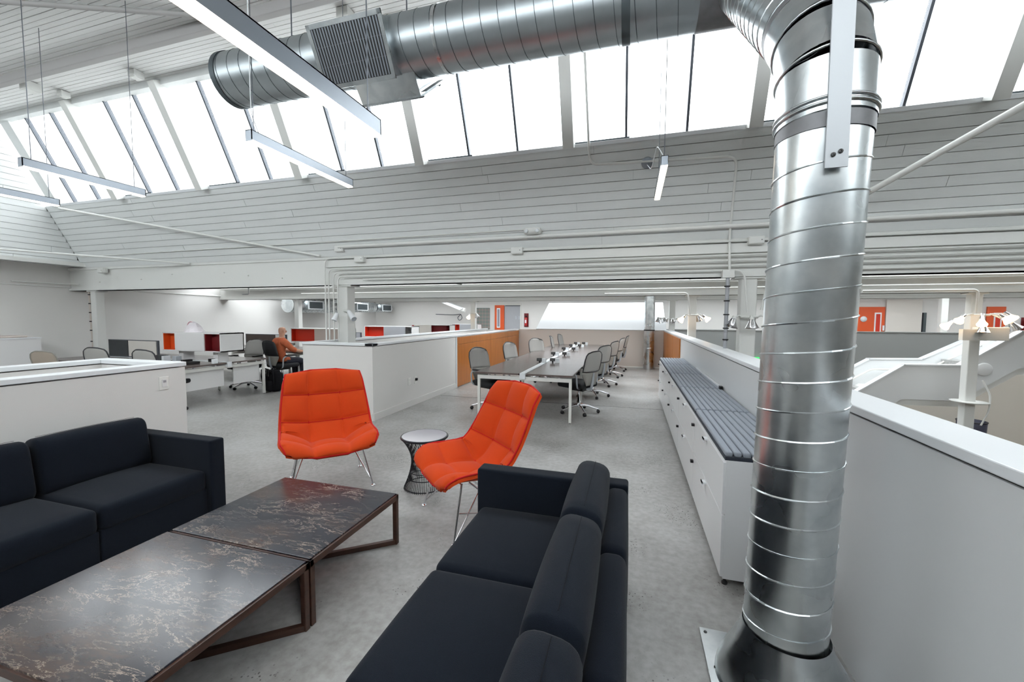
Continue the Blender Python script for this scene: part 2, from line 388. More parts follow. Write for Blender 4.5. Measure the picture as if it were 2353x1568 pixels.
# left gable
mbp = MB().prism([(-2.6, 2.69), (6.0, 2.69), (4.75, 5.36), (-1.4, 5.36)], 'x', -11.72, -11.67)
g = struct('wall_gable', mbp, 'joint_dark', 'boarded left end of the roof lantern')
boards(g, (-11.67, 0, 2.72), (0, 1, 0), (0, 0, 1), 8., 2.6, .118, 'board_paint', 3., clip=lambda b: (-1.9, 6.0-(b+.03)*.4642-.02))
obj('gable_ledge', MB().box(-11.75, -11.55, -2.6, 5.98, 2.70, 2.78), 'beam_paint', g)
struct('wall_gable', MB().prism([(-2.6, 2.69), (6.0, 2.69), (4.75, 5.36), (-1.4, 5.36)], 'x', 9.0, 9.06), 'board_paint', 'boarded right end of the roof lantern')
# the skylight: rafters, thin bars, panes
w1 = struct('window_1', None, None, 'long sloping skylight with white rafters above the boarded slope')
def slopebox(x0, x1, z0, z1, d0, d1):
    m = MB(); a0, a1, b1, b0 = sp(x0, z0, d0), sp(x0, z0, d1), sp(x0, z1, d1), sp(x0, z1, d0)
    return m.prism([(p.y, p.z) for p in (a0, a1, b1, b0)], 'x', x0, x1)
zt, zb = 5.33, 3.88
RX = [-9.33+2.125*i for i in range(9)]
obj('sill', slopebox(-11.45, 9, 3.86, 3.90, -.06, .035), 'cap_white', w1)
obj('head_rail', MB().box(-11.65, 9, 4.72, 4.83, 5.24, 5.35), 'board_paint', w1)
obj('end_casing', slopebox(-11.45, -11.2, 3.86, 5.32, -.05, .03), 'board_paint', w1)
for x in RX: obj('rafter', slopebox(x-.07, x+.07, 3.87, 5.33, -.03, .17), 'beam_paint', w1)
bars = sorted([x+k*.7083 for x in [-9.33-2.125]+RX for k in (1, 2) if -11.2 < x+k*.7083 < 9])
for x in bars: obj('glazing_bar', slopebox(x-.014, x+.014, 3.88, 5.30, -.05, .012), 'mullion', w1)
ed = sorted(bars+RX+[-11.2, 9.0])
for a, b in zip(ed, ed[1:]):
    cpt = (sp((a+b)/2, 3.90, -.03)+sp((a+b)/2, 5.30, -.03))/2
    L = (sp(0, 5.30)-sp(0, 3.90)).length
    brick('pane', 'sky_glass', w1, frame(cpt, Vector((1, 0, 0)), SL, SN) @ Matrix.Diagonal((b-a-.03, L, .008, 1)))
for x in RX:                                                          # small drip flashings at the sill
    obj('flashing', slopebox(x+.05, x+.75, 3.895, 3.915, -.02, .0), 'galv_dark', w1)
w3 = struct('added_skylight', MB().box(-11.65, 9, -1.5, -1.35, 5.2, 5.36).prism([(-2.6, 2.69), (-2.05, 3.88), (-2.12, 3.92), (-2.68, 2.72)], 'x', -11.7, 9.0), 'board_paint', 'unseen sloping skylight added behind the camera to light the lounge')  # glazing out of view, added to bring daylight onto the lounge
o3 = Vector((0, -2.05, 3.9)); v3 = Vector((0, .66, 1.42)); l3 = v3.length; v3.normalize()
for i in range(10):
    x = -11.65+2.065*(i+.5); brick('pane', 'sky_glass', w3, frame(o3+v3*(l3/2)+Vector((x, 0, 0)), Vector((1, 0, 0)), v3, Vector((1, 0, 0)).cross(v3)) @ Matrix.Diagonal((2.0, l3, .008, 1)))
# ceiling beams of the lantern
for y, x0, x1 in ((4.02, -11.6, 6), (1.6, -11.6, 6)):
    bev(struct('trim_2', MB().box(x0, x1, y-.045, y+.045, 5.21, 5.345), 'purlin_gray', 'grey timber purlin under the lantern ceiling'), .01)
m = MB().tube([(-8.6, 2.48, 5.30), (-4.9, 3.97, 5.30)], .03, 6); struct('trim_3', m, 'purlin_gray', 'slanting painted batten on the lantern ceiling')
# main beams
def beam(y, zt, zb, lab, x0=-12.2, x1=13.):
    o = struct('beam', MB().box(x0, x1, y, y+.22, zb, zt).box(x0, x1, y-.03, y+.25, zb-.0, zb+.05).box(x0, x1, y-.03, y+.25, zt-.05, zt), 'beam_paint', lab); return o
b1 = beam(6.02, 2.69, 2.19, 'deep white painted beam under the boarded slope')
obj('beam_fascia', MB().box(-5.2, 13, 5.97, 6.02, 2.50, 2.62), 'beam_paint', b1)
for x in (-11.2, -9.9, -9.0, -7.6, -7.0, -6.2, -4.5, -1.0, 1.9): brick('bolt', 'beam_paint', b1, Matrix.Translation((x, 6.01, 2.33+.18*random.random())) @ Matrix.Diagonal((.02, .03, .02, 1)))
b2 = beam(9.5, 2.62, 2.13, 'second white painted beam across the office')
obj('beam_fascia', MB().box(-12, 13, 9.42, 9.5, 2.40, 2.46), 'beam_paint', b2)
b3 = beam(14.15, 2.6, 2.22, 'third white painted beam near the back of the office')
for y in (8.0,): struct('trim_4', MB().box(-12.2, 13, y-.04, y+.04, 2.62, 2.745), 'beam_paint', 'white ceiling joist in the low ceiling')
# columns
def column(name, x, y, z0, z1, r, lab, cap=True):
    m = MB().box(x-r, x+r, y-r, y+r, z0, z1)
    if cap: m.box(x-r*1.9, x+r*1.9, y-r*1.3, y+r*1.3, z1-.03, z1-.002)
    o = struct('column', m, 'beam_paint', lab); bev(o, .012); return o
column('column', -11.52, 6.13, 0, 2.19, .085, 'slender white column under the left end of the first beam')
column('column', -4.90, 6.13, 0, 2.19, .105, 'white column rising from the hollow parapet beside four conduits')
column('column', 1.47, 6.13, -2.1, 2.19, .095, 'white column behind the right parapet with silver reflector lamps')
column('column', -9.34, 9.6, 0, 2.13, .075, 'white column behind the seated man')
column('column', 1.25, 9.6, -2.1, 2.13, .08, 'thin white column lit by warm lamps beyond the right parapet')
column('column', 6.03, 9.6, -2.1, 2.13, .08, 'tall white column standing in front of the stairs')
column('column', -5.72, 14.25, 0, 2.22, .09, 'distant white column with one glowing lamp')
column('column', 1.25, 14.25, -2.1, 2.22, .09, 'distant thin white column in the atrium')
column('column', 9.6, 16.5, 0, 2.6, .09, 'distant white column between the red doors')
# ------------------------------------------------------------------ parapets
def cap(m, x0, x1, y0, y1, z, par): return bev(obj('cap', MB().box(x0, x1, y0, y1, z+.01, z+.05), 'cap_white', par), .005)
wr = struct('wall_parapet_right', MB().box(1.01, 1.17, -6, 13.9, 0, 1.195), 'lacquer', 'long satin white parapet along the atrium on the right')
obj('shadow_gap', MB().box(1.02, 1.16, -6, 13.9, 1.195, 1.205), 'shadow_gap', wr)
cap(None, 1.0, 1.215, -6, 14.02, 1.195, wr)
for y0, y1 in ((9.36, 10.9), (10.92, 12.4), (12.42, 13.9)): bev(obj('wood_panel', MB().box(.985, 1.01, y0, y1, .02, 1.19), 'orange_wood', wr), .003)
wf = struct('wall_parapet_back', MB().box(-3.87, 1.01, 13.9, 14.02, 0, 1.19).box(-3.87, 1.01, 13.89, 14.03, 1.19, 1.21), 'pale_taupe', 'low pale taupe wall behind the far end of the long desk')
obj('baseboard', MB().box(-3.85, 1.0, 13.88, 13.9, 0, .03), 'white_metal', wf)
wm = struct('wall_parapet_middle', MB().box(-3.99, -3.87, 5.42, 14.02, 0, 1.17).box(-5.2, -3.99, 5.42, 5.54, 0, 1.17).box(-5.2, -5.08, 5.54, 14.02, 0, 1.17).box(-5.08, -3.99, 13.9, 14.02, 0, 1.17),
            'white_paint', 'hollow white parapet with a wood clad side in the middle of the office')
for a in ((-4.0, -3.86, 5.41, 13.9), (-5.21, -3.86, 5.41, 5.55), (-5.21, -5.07, 5.55, 14.03)): cap(None, *a, 1.17, wm)
obj('baseboard', MB().box(-3.87, -3.855, 5.42, 8.54, 0, .11).box(-5.2, -3.87, 5.405, 5.42, 0, .11), 'white_paint', wm)
obj('edge_trim', MB().box(-3.88, -3.845, 8.53, 8.565, 0, 1.175), 'cap_white', wm)
ys = [8.57, 10.88, 12.55, 13.88]
for a, b in zip(ys, ys[1:]):
    for z0, z1 in ((.02, 1.0), (1.005, 1.165)): bev(obj('wood_panel', MB().box(-3.87, -3.845, a+.004, b-.004, z0, z1), 'orange_wood', wm), .003)
wn = struct('wall_parapet_left', MB().box(-4.27, -4.15, -5, 2.85, 0, 1.15).box(-5.25, -4.27, 2.73, 2.85, 0, 1.15).box(-5.25, -5.13, -5, 2.73, 0, 1.15), 'white_paint', 'hollow white parapet behind the left sofa')
for a in ((-4.285, -4.14, -5, 2.86), (-5.26, -4.285, 2.72, 2.86), (-5.26, -5.12, -5, 2.72)): cap(None, *a, 1.15, wn)
# bright slanting panel under the added rear rooflight
m = MB().add([(-3.24, 13.96, 1.23), (1.07, 13.96, 1.23), (1.02, 15.2, 2.17), (-3.03, 15.2, 2.17), (-3.24, 14.02, 1.2), (1.07, 14.02, 1.2), (1.02, 15.26, 2.12), (-3.03, 15.26, 2.12)],
             [(0, 1, 2, 3), (7, 6, 5, 4), (0, 4, 5, 1), (1, 5, 6, 2), (2, 6, 7, 3), (3, 7, 4, 0)])
struct('wall_slant', m, 'cap_white', 'bright white slanting panel beyond the far low wall')
# plates on the walls
t = thing('wall_switch', 'white switch plate near the corner of the parapet behind the left sofa', 'switch', (-4.15, 2.66, 1.02))
bev(obj('plate', MB().box(0, .008, -.04, .04, -.06, .06), 'plate_white', t), .002); obj('rocker', MB().box(.008, .013, -.018, .018, -.035, .035), 'melamine', t)
obj('indicator', MB().box(.013, .015, -.012, .012, .008, .028), 'pole_gray', t)
for y, lab in ((6.50, 'white blank outlet plate low on the middle parapet, the left of the pair'), (6.72, 'white outlet plate with a black plug on the middle parapet')):
    t = thing('outlet', lab, 'outlet', (-3.87, y, .46)); bev(obj('plate', MB().box(0, .008, -.045, .045, -.065, .065), 'plate_white', t), .002)
    if y > 6.6: obj('plug', MB().box(.008, .04, -.02, .02, -.01, .035), 'black_plastic', t)
    else:
        for z in (-.04, .012): obj('socket', MB().box(.008, .011, -.02, .02, z, z+.028), 'plate_white', t)
# ------------------------------------------------------------------ doors and the back wall
d = struct('door_1', None, None, 'open orange door with a narrow glass slot at the back')
obj('leaf', MB().box(-5.94, -5.50, 17.33, 17.375, 0, 2.16), 'door_orange', d); obj('frame', MB().box(-5.98, -4.72, 17.36, 17.40, 2.16, 2.22).box(-4.76, -4.72, 17.36, 17.4, 0, 2.16), 'white_metal', d)
obj('vision_frame', MB().box(-5.84, -5.68, 17.32, 17.335, 1.15, 2.03), 'cap_white', d); obj('vision_glass', MB().box(-5.81, -5.71, 17.315, 17.325, 1.2, 1.98), 'glass_table', d)
obj('doorway', MB().box(-5.5, -4.76, 17.385, 17.398, 0, 2.12), 'pole_gray', d); obj('closer', MB().box(-5.45, -4.75, 17.34, 17.38, 2.12, 2.15), 'mullion', d)
def red_door(x0, x1, n, lab):
    d = struct('door_%d' % n, None, None, lab)
    obj('leaf', MB().box(x0, x1, 17.33, 17.38, 0, 2.05), 'door_orange', d)
    a = x1-.30; obj('vision_frame', MB().box(a, a+.20, 17.32, 17.335, .95, 1.85), 'cap_white', d); obj('vision_glass', MB().box(a+.04, a+.16, 17.31, 17.325, 1.0, 1.8), 'red_panel', d)
    obj('handle', MB().box(a+.24, a+.29, 17.30, 17.33, 1.22, 1.4), 'cap_white', d)
red_door(7.5, 8.48, 2, 'orange door beyond the grey atrium parapet beside the big duct')
red_door(11.25, 11.72, 3, 'narrow orange door at the far right behind the lamp cluster')
t = thing('round_sign', 'small round blue and white disc on the orange door near the big duct', 'sign', (7.86, 17.325, 1.62))
obj('disc', MB().lathe([(.0, 0), (.10, 0), (.10, .01), (0, .01)], 20, Matrix.Rotation(PI/2, 4, 'X'), False, False), 'cap_white', t)
solo('glass_panel', MB().box(9.55, 9.63, 17.3, 17.38, 1.0, 1.85), 'galv_dark', 'narrow grey green glass strip on the back wall right of the orange door', 'panel')
solo('door_sidewall', MB().box(8.5, 9.5, 17.3, 17.39, 0, 2.3), 'warm_white', 'pale wall return beside the orange door by the duct', 'wall panel')
solo('plaid_panel', MB().box(-7.0, -6.2, 17.34, 17.39, .3, 2.04), 'plaid', 'large grey green and rust plaid panel on the back wall', 'panel')
def extinguisher(x, y, z, lab):
    t = thing('fire_extinguisher', lab, 'fire extinguisher', (x, y, z))
    obj('cylinder', MB().lathe([(.0, 0), (.055, .005), (.06, .03), (.06, .33), (.03, .38), (.0, .38)], 14, None, False, False), 'red_paint', t)
    obj('valve', MB().box(-.02, .02, -.02, .02, .37, .43).box(-.06, .05, -.01, .01, .42, .44), 'black_plastic', t); obj('backing_board', MB().box(-.1, .1, .065, .075, -.05, .55), 'dark_red', t)
    obj('instruction_label', MB().box(-.03, .03, -.064, -.058, .12, .26), 'cap_white', t)
extinguisher(-4.48, 17.31, 1.25, 'red fire extinguisher on the back wall left of the slanting panel')
extinguisher(12.25, 17.31, 1.15, 'fire extinguisher with green tag on the far right back wall')
solo('exit_sign', MB().box(3.95, 4.2, 15.64, 15.68, .12, .30), 'exit_green', 'small glowing green sign low behind the right parapet', 'sign')
# ------------------------------------------------------------------ stairs in the atrium
def stair_wall(y, pts, th, lab, hgt):
    top = pts; bot = [(x, z-hgt) for x, z in pts][::-1]
    o = struct('wall_stair', MB().prism(top+bot, 'y', y, y+th), 'lacquer', lab)
    m = MB()
    for (a, b) in zip(pts, pts[1:]):
        m.prism([(a[0]-.01, a[1]), (b[0]+.01, b[1]), (b[0]+.01, b[1]+.025), (a[0]-.01, a[1]+.025)], 'y', y-.02, y+th+.02)
    obj('cap', m, 'cap_white', o); return o
stair_wall(10.2, [(3.0, -1.13), (5.36, .69), (6.28, .71), (7.15, 1.40), (8.6, 1.40)], .12, 'front parapet of the white stairs, rising to the right', .70)
stair_wall(11.9, [(3.6, -.70), (5.56, .65), (6.60, .68), (7.45, 1.19), (9.0, 1.19)], .12, 'rear parapet of the white stairs', .70)
st = struct('stairs', MB().prism([(3.0, -1.78), (5.38, -.14), (6.30, -.12), (7.17, .57), (8.6, .57), (8.6, .70), (7.1, .70), (6.26, .05), (5.36, .05), (3.0, -1.6)], 'y', 10.25, 11.95), 'beam_paint', 'white underside of the stairs')
for i in range(9): obj('step', MB().box(3.05+.26*i, 3.05+.26*(i+1)+.02, 10.33, 11.89, -1.62+.18*i, -1.62+.18*(i+1)), 'concrete', st)
for i in range(4): obj('step', MB().box(6.28+.22*i, 6.28+.22*(i+1)+.02, 10.33, 11.89, .03+.17*i, .03+.17*(i+1)), 'concrete', st)
rail = thing('handrail', 'white handrail along the rear stair parapet', 'handrail', (5.5, 11.8, .4))
obj('rail', MB().tube(bend([(3.7, 11.8, -.88), (5.56, 11.8, .42), (6.62, 11.8, .45), (7.9, 11.8, 1.26)], .1), .022, 8), 'white_metal', rail, True)
for x, z in ((4.6, -.25), (5.9, .42), (6.95, .66), (7.6, 1.07)): obj('bracket', MB().tube([(x, 11.8, z), (x, 11.8, z-.05), (x, 11.9, z-.07)], .01, 6), 'steel_wire', rail, True)
t = thing('round_disc', 'round white disc mounted on the front stair parapet', 'disc', (6.62, 10.19, .66)); obj('disc', MB().lathe([(0, 0), (.13, 0), (.13, .02), (.115, .03), (0, .03)], 28, Matrix.Rotation(PI/2, 4, 'X'), False, False), 'lacquer', t)
t = thing('trash_bin', 'dark blue round bin on the lower floor behind the tall column', 'bin', (9.5, 14.9, -2.1))
obj('barrel', MB().lathe([(.0, 0), (.27, 0), (.29, .1), (.31, .78), (.28, .8), (.26, .1), (0, .1)], 24, None, False, False), 'bin_dark', t)
obj('rim', MB().tube([(.31*math.cos(a*PI/12), .31*math.sin(a*PI/12), .79) for a in range(24)], .018, 6, closed=True), 'black_plastic', t)
# ------------------------------------------------------------------ ducts
def helix(p0, p1, R, pitch, r, n=26, ph=0.):
    p0 = Vector(p0); p1 = Vector(p1); ax = p1-p0; L = ax.length; ax.normalize(); e1 = ax.orthogonal().normalized(); e2 = ax.cross(e1)
    N = int(L/pitch*n); return [p0 + ax*(L*i/N) + (e1*math.cos(2*PI*i/n+ph)+e2*math.sin(2*PI*i/n+ph))*R for i in range(N+1)]
def ring(c, ax, R, r, n=32, k=6):
    ax = Vector(ax).normalized(); e1 = ax.orthogonal().normalized(); e2 = ax.cross(e1); c = Vector(c)
    return MB().tube([c+(e1*math.cos(2*PI*i/n)+e2*math.sin(2*PI*i/n))*R for i in range(n)], r, k, closed=True)
D = thing('air_duct', 'big round galvanised air duct rising by the bench and running overhead', 'duct', (.67, 1.98, 0))
r0 = .158
A0, A1 = (.672, 1.985, .27), (.708, 1.935, 2.40)
obj('riser', MB().tube([A0, A1], r0, 48, False), 'galvanised', D, True)
obj('seam', MB().tube(helix(A0, (.706, 1.938, 2.30), r0+.001, .118, .0042), .0042, 5), 'galvanised', D, True)
obj('tape_band', MB().tube([(.708, 1.935, 2.35), (.709, 1.934, 2.405)], r0+.003, 40, False), 'tape_dark', D, True)
E1 = [(.709, 1.934, 2.40), (.71, 1.945, 2.60), (.71, 2.01, 2.76), (.705, 2.13, 2.89), (.66, 3.3, 3.99)]
obj('elbow', MB().tube(E1[:2], r0+.006, 40, False), 'galvanised', D, True)
obj('elbow', MB().tube(E1[1:3], r0+.006, 40, False), 'galvanised', D, True)
obj('elbow', MB().tube(E1[2:4], r0+.006, 40, False), 'galvanised', D, True)
obj('branch', MB().tube(E1[3:], r0, 44, False), 'galvanised', D, True)
obj('seam', MB().tube(helix(E1[3], (.675, 2.95, 3.66), r0+.001, .105, .004), .004, 5), 'galvanised', D, True)
obj('tape_band', MB().tube([(.7035, 2.13, 2.89), (.7015, 2.165, 2.923)], r0+.004, 40, False), 'tape_dark', D, True)
for c_, a_ in (((.709, 1.934, 2.425), (0, .05, 1)), ((.7095, 1.936, 2.445), (0, .05, 1)), ((.71, 1.945, 2.60), (0, .25, 1)), ((.71, 2.01, 2.76), (0, .6, .9))):
    obj('flange', ring(c_, a_, r0+.008, .006), 'galvanised', D, True)
H0, H1 = (-3.93, 3.3, 4.035), (4.2, 3.3, 3.935); R0 = .245
def hz(x): return 4.035-(x+3.93)*.0123
obj('main_duct', MB().tube([H0, (-1.4, 3.3, hz(-1.4)), (1.4, 3.3, hz(1.4)), H1], R0, 56, False), 'galv_old', D, True)
obj('seam', MB().tube(helix(H0, H1, R0+.001, .142, .003, 30), .003, 4), 'galv_dark', D, True)
obj('end_cap', MB().tube([(-3.94, 3.3, 4.035), (-3.90, 3.3, 4.035)], R0+.006, 48), 'galv_dark', D, True)
obj('end_flange', MB().tube([(-3.955, 3.3, 4.035), (-3.90, 3.3, 4.035)], R0+.008, 48, False), 'galv_dark', D, True)
obj('collar', MB().tube([(-.12, 3.3, hz(-.1)), (-.06, 3.3, hz(-.1))], R0+.007, 40, False), 'galv_dark', D, True)
obj('collar', MB().tube([(.40, 3.3, hz(.4)), (.95, 3.3, hz(.9))], R0+.005, 40, False), 'tape_dark', D, True)
obj('collar', MB().tube([(-1.60, 3.3, hz(-1.6)), (-1.57, 3.3, hz(-1.6))], R0+.006, 40, False), 'galvanised', D, True)
obj('base_cone', MB().lathe([(.27, .02), (.262, .06), (.23, .13), (.185, .22), (.165, .285)], 44, Matrix.Translation((.675, 1.98, 0)), False, False), 'galvanised', D, True)
obj('base_plate', MB().box(.375, .985, 1.64, 2.25, .002, .016), 'galvanised', D, True)
for x, y in ((.40, 2.22), (.41, 2.0), (.40, 1.8), (.40, 1.67), (.95, 2.22)): obj('screw', MB().lathe([(.009, 0), (.008, .004), (.001, .006)], 8, Matrix.Translation((x, y, .016)), False, False), 'slot_dark', D, True)
obj('strap', MB().box(.655, .725, 1.755, 1.762, 2.19, 3.98), 'strap_steel', D, True)
obj('strap_screw', MB().lathe([(.008, 0), (.008, .004), (.002, .006)], 8, Matrix.Translation((.678, 1.755, 2.235)) @ Matrix.Rotation(PI/2, 4, 'X'), False, False).lathe([(.008, 0), (.008, .004), (.002, .006)], 8, Matrix.Translation((.70, 1.755, 2.245)) @ Matrix.Rotation(PI/2, 4, 'X'), False, False), 'slot_dark', D, True)
for x in (-3.2, -1.95, -.1): obj('hanger_rod', MB().tube([(x, 3.3, hz(x)+R0-.02), (x, 3.3, 5.34)], .006, 6), 'mullion', D, True)
def register(x0, x1, n, dist, hh, par, grille=True):
    n = Vector(n).normalized(); u = Vector((1, 0, 0)); v = n.cross(u); xc = (x0+x1)/2; c0 = Vector((xc, 3.3, hz(xc)))
    M = frame(c0, u, v, n); hw = (x1-x0)/2
    m = MB().box(-hw+.03, hw-.03, -hh+.03, hh-.03, .12, dist-.01, M)
    o = obj('register_box', m, 'galvanised', par, True)
    fr = MB().box(-hw, hw, hh-.035, hh, dist-.012, dist, M).box(-hw, hw, -hh, -hh+.035, dist-.012, dist, M).box(-hw, -hw+.035, -hh, hh, dist-.012, dist, M).box(hw-.035, hw, -hh, hh, dist-.012, dist, M)
    obj('register_frame', fr, 'galvanised', par, True)
    if grille:
        obj('grille_back', MB().box(-hw+.035, hw-.035, -hh+.035, hh-.035, dist-.009, dist-.004, M), 'shadow_gap', o, True)
        L = Vector(WORLD[par.name])
        for i in range(24):
            x = -hw+.05+(2*hw-.1)*i/23
            Mb = Matrix.Translation(-L) @ M @ Matrix.Translation((x, 0, dist+.002)) @ Matrix.Rotation(.5, 4, 'Y') @ Matrix.Diagonal((.011, 2*hh-.075, .003, 1))
            brick('blade', 'lamp_metal', o, Mb)
        for y in (-.07, .07): brick('blade', 'slot_dark', o, Matrix.Translation(-L) @ M @ Matrix.Translation((0, y, dist-.002)) @ Matrix.Diagonal((2*hw-.07, .006, .004, 1)))
    else:
        obj('flange', MB().box(hw-.004, hw+.05, -hh, hh, dist-.05, dist-.046, M).box(-hw, hw, -hh-.03, -hh+.004, dist-.01, dist, M), 'galv_dark', o, True)
    return o
register(-2.67, -1.95, (0, -.88, -.47), .335, .235, D)
register(-2.5, -1.83, (0, .64, -.77), .36, .22, D, False)
# straight duct at the far end of the desk row
F = thing('floor_duct', 'distant upright round duct at the far end of the long desk', 'duct', (.53, 13.6, 0))
obj('pipe', MB().tube([(.53, 13.6, .0), (.53, 13.6, 1.25)], .16, 28, False), 'galvanised', F, True); obj('pipe', MB().tube([(.53, 13.6, 1.25), (.53, 13.6, 2.6)], .16, 28, False), 'galvanised', F, True)
obj('seam', MB().tube(helix((.53, 13.6, 0), (.53, 13.6, 2.6), .161, .12, .004, 16), .004, 4), 'galvanised', F, True); obj('collar', MB().tube([(.53, 13.6, 1.22), (.53, 13.6, 1.26)], .166, 28, False), 'black_plastic', F, True)
# ducts along the left wall
for ya, yb, R, gy, lab in ((11.2, 13.6, .27, 12.15, 'nearest silver duct with a white framed grille on the left wall'), (13.75, 16.0, .22, 14.8, 'middle silver duct with a grille along the left wall'), (16.1, 17.3, .2, 16.6, 'farthest silver duct with a small grille on the left wall')):
    t = thing('wall_duct', lab, 'duct', (-11.35, (ya+yb)/2, 2.03-R), 0, 'ducts hung along the left wall')
    obj('pipe', MB().tube([(-11.35, ya, 2.03), (-11.35, yb, 2.03)], R, 28), 'galvanised', t, True)
    obj('seam', MB().tube(helix((-11.35, ya, 2.03), (-11.35, yb, 2.03), R+.001, .15, .004, 14), .005, 4), 'galv_dark', t, True)
    o = obj('register', MB().box(-11.2, -11.02, gy-.38, gy+.38, 1.90, 2.18), 'galvanised', t, True)
    obj('register_frame', MB().box(-11.03, -11.0, gy-.38, gy+.38, 2.15, 2.18).box(-11.03, -11.0, gy-.38, gy+.38, 1.88, 1.91).box(-11.03, -11.0, gy-.38, gy-.33, 1.9, 2.16).box(-11.03, -11.0, gy+.33, gy+.38, 1.9, 2.16), 'cap_white', t, True)
    obj('grille', MB().box(-11.03, -11.012, gy-.33, gy+.33, 1.91, 2.15), 'galv_dark', t, True)
    for yy in (ya+.3, yb-.3): obj('hanger', MB().tube([(-11.35, yy, 2.03+R), (-11.35, yy, 2.75)], .008, 5), 'beam_paint', t, True)
# ------------------------------------------------------------------ pendant lamps
def pendant(x, y0, y1, z, lab, cables, capm='lamp_metal', extra=None):
    t = thing('linear_pendant_lamp', lab, 'lamp', (x, (y0+y1)/2, z), 0, 'linear pendant lamps'); hw, h = .0325, .092
    obj('housing', MB().box(x-hw, x+hw, y0, y1, z+h-.006, z+h).box(x-hw, x-hw+.004, y0, y1, z+.012, z+h).box(x+hw-.004, x+hw, y0, y1, z+.012, z+h), 'lamp_metal', t, True)
    obj('diffuser', MB().box(x-hw+.002, x+hw-.002, y0+.006, y1-.006, z, z+.014), 'lamp_glow', t, True)
    for yy in (y0, y1-.008): obj('end_cap', MB().box(x-hw, x+hw, yy, yy+.008, z+.002, z+h), 'lamp_metal', t, True)
    for yy, zz in cables:
        obj('cable', MB().tube([(x, yy, z+h), (x, yy, zz)], .0035, 5), 'mullion', t, True)
    if extra: extra(t)
    return t
pendant(-1.36, .72, 1.97, 2.62, 'largest glowing linear lamp crossing the top of the picture below the duct', [(1.9, 5.34), (.8, 5.34)])
def coil(t): obj('power_cord', MB().tube(bend([(-3.09, 2.80, 3.2), (-3.11, 2.75, 3.34), (-3.09, 2.73, 3.6), (-3.09, 2.735, 5.3)], .05), .0045, 5), 'cap_white', t, True)
pendant(-3.09, 2.70, 3.98, 3.1, 'glowing linear lamp hanging under the left end of the round duct', [(2.75, 5.34), (3.9, 5.34)], extra=coil)
pendant(-5.80, 2.54, 3.60, 3.1, 'linear lamp hanging before the left end of the skylight', [(2.62, 5.34), (3.5, 5.34)])
pendant(-7.42, 2.40, 3.59, 3.1, 'linear lamp cut off by the left edge of the picture', [(2.5, 5.34), (3.5, 5.34)])
def canopy(t):
    c_ = sp(.14, 3.62, .0); M = frame(c_, Vector((1, 0, 0)), SL, SN)
    obj('canopy', MB().lathe([(.07, 0), (.07, .03), (0, .03)], 20, M, False, False), 'lamp_metal', t, True)
    obj('power_cord', MB().tube(bend([tuple(sp(.14, 3.60, .03)), (.17, 4.9, 3.3), (.2, 4.35, 3.35), (.25, 4.25, 3.21)], .15), .004, 5), 'cap_white', t, True)
pendant(.265, 4.21, 5.42, 3.1, 'glowing linear lamp seen end on before the boarded slope beside the duct', [(4.26, 5.34), (5.2, 4.5)], extra=canopy)
# small fittings under the high ceiling
def jbox(x, y, z, s, lab, m='beam_paint'):
    t = thing('junction_box', lab, 'box', (x, y, z-s*.35)); bev(obj('box', MB().box(-s/2, s/2, -s/2, s/2, 0, s*.7), m, t), .006); obj('cover', MB().box(-s*.4, s*.4, -s*.4, s*.4, -.006, 0), m, t)
jbox(-9.28, 4.24, 5.27, .18, 'white ceiling box where the far left lamp cable is fixed'); jbox(-7.3, 4.5, 5.29, .14, 'small white box on the high ceiling by the skylight head')
jbox(-3.4, 4.35, 5.28, .16, 'white box on the high ceiling above the square duct register'); jbox(-9.1, 4.55, 5.29, .12, 'second small white box on the ceiling near the far left skylight end')
# ------------------------------------------------------------------ conduits and rods
def conduit(name, pts, r, lab, m='beam_paint', cat='conduit', group=None, rad=.08):
    return solo(name, MB().tube(bend(pts, rad), r, 8), m, lab, cat, group)
for xv, zh, xe, w_ in ((-5.17, 2.645, 9., 'outermost'), (-5.10, 2.465, 9., 'second'), (-5.00, 2.395, 9., 'third'), (-4.91, 2.33, 9., 'innermost')):
    conduit('conduit', [(xv, 5.93, 1.22), (xv, 5.93, zh), (xe, 5.95, zh+.0)], .013, 'thin white conduit bending down beside the column, the %s of the four uprights' % w_, rad=.12)
conduit('conduit', [(-4.85, 5.89, 2.83), (8.95, 5.89, 2.83)], .028, 'thickest white pipe running along the foot of the boarded slope')
conduit('conduit', [(-11.5, 5.87, 2.90), (-1.5, 5.85, 2.93)], .010, 'thin white conduit along the boards ending at the capsule light')
conduit('conduit', [(-4.4, 5.94, 2.27), (1.38, 5.94, 2.27), (1.44, 5.96, 1.72)], .014, 'lowest white conduit on the beam, bending down the column by the right parapet', rad=.12)
conduit('conduit', [(9, 5.94, 2.25), (1.68, 5.94, 2.25), (1.60, 5.96, 1.75)], .014, 'white conduit bending down the right face of the column by the duct', rad=.12)
conduit('conduit', [tuple(sp(-.60, 5.2, .15)), tuple(sp(-.58, 3.66, .02)), tuple(sp(1.17, 3.60, .02)), tuple(sp(1.20, 2.72, .02)), (1.2, 5.9, 2.24)], .016, 'white conduit looping across the boarded slope to the beam', rad=.12)
conduit('conduit', [(-12.19, 5.1, 2.33), (-12.15, 5.9, 2.33), (-11.7, 5.92, 2.32)], .014, 'white conduit curling round the left end of the beam')
conduit('conduit', [(-12.18, -5, 2.35), (-12.18, 16.5, 2.18)], .014, 'long thin white conduit high along the left wall')
t = thing('conduit_pole', 'thin pinkish grey conduit with black clamps beside the far left column', 'pipe', (-11.68, 6.08, .75))
obj('pipe', MB().tube([(-11.66, 6.08, .75), (-11.70, 6.08, 2.19)], .022, 10), 'pale_taupe', t, True)
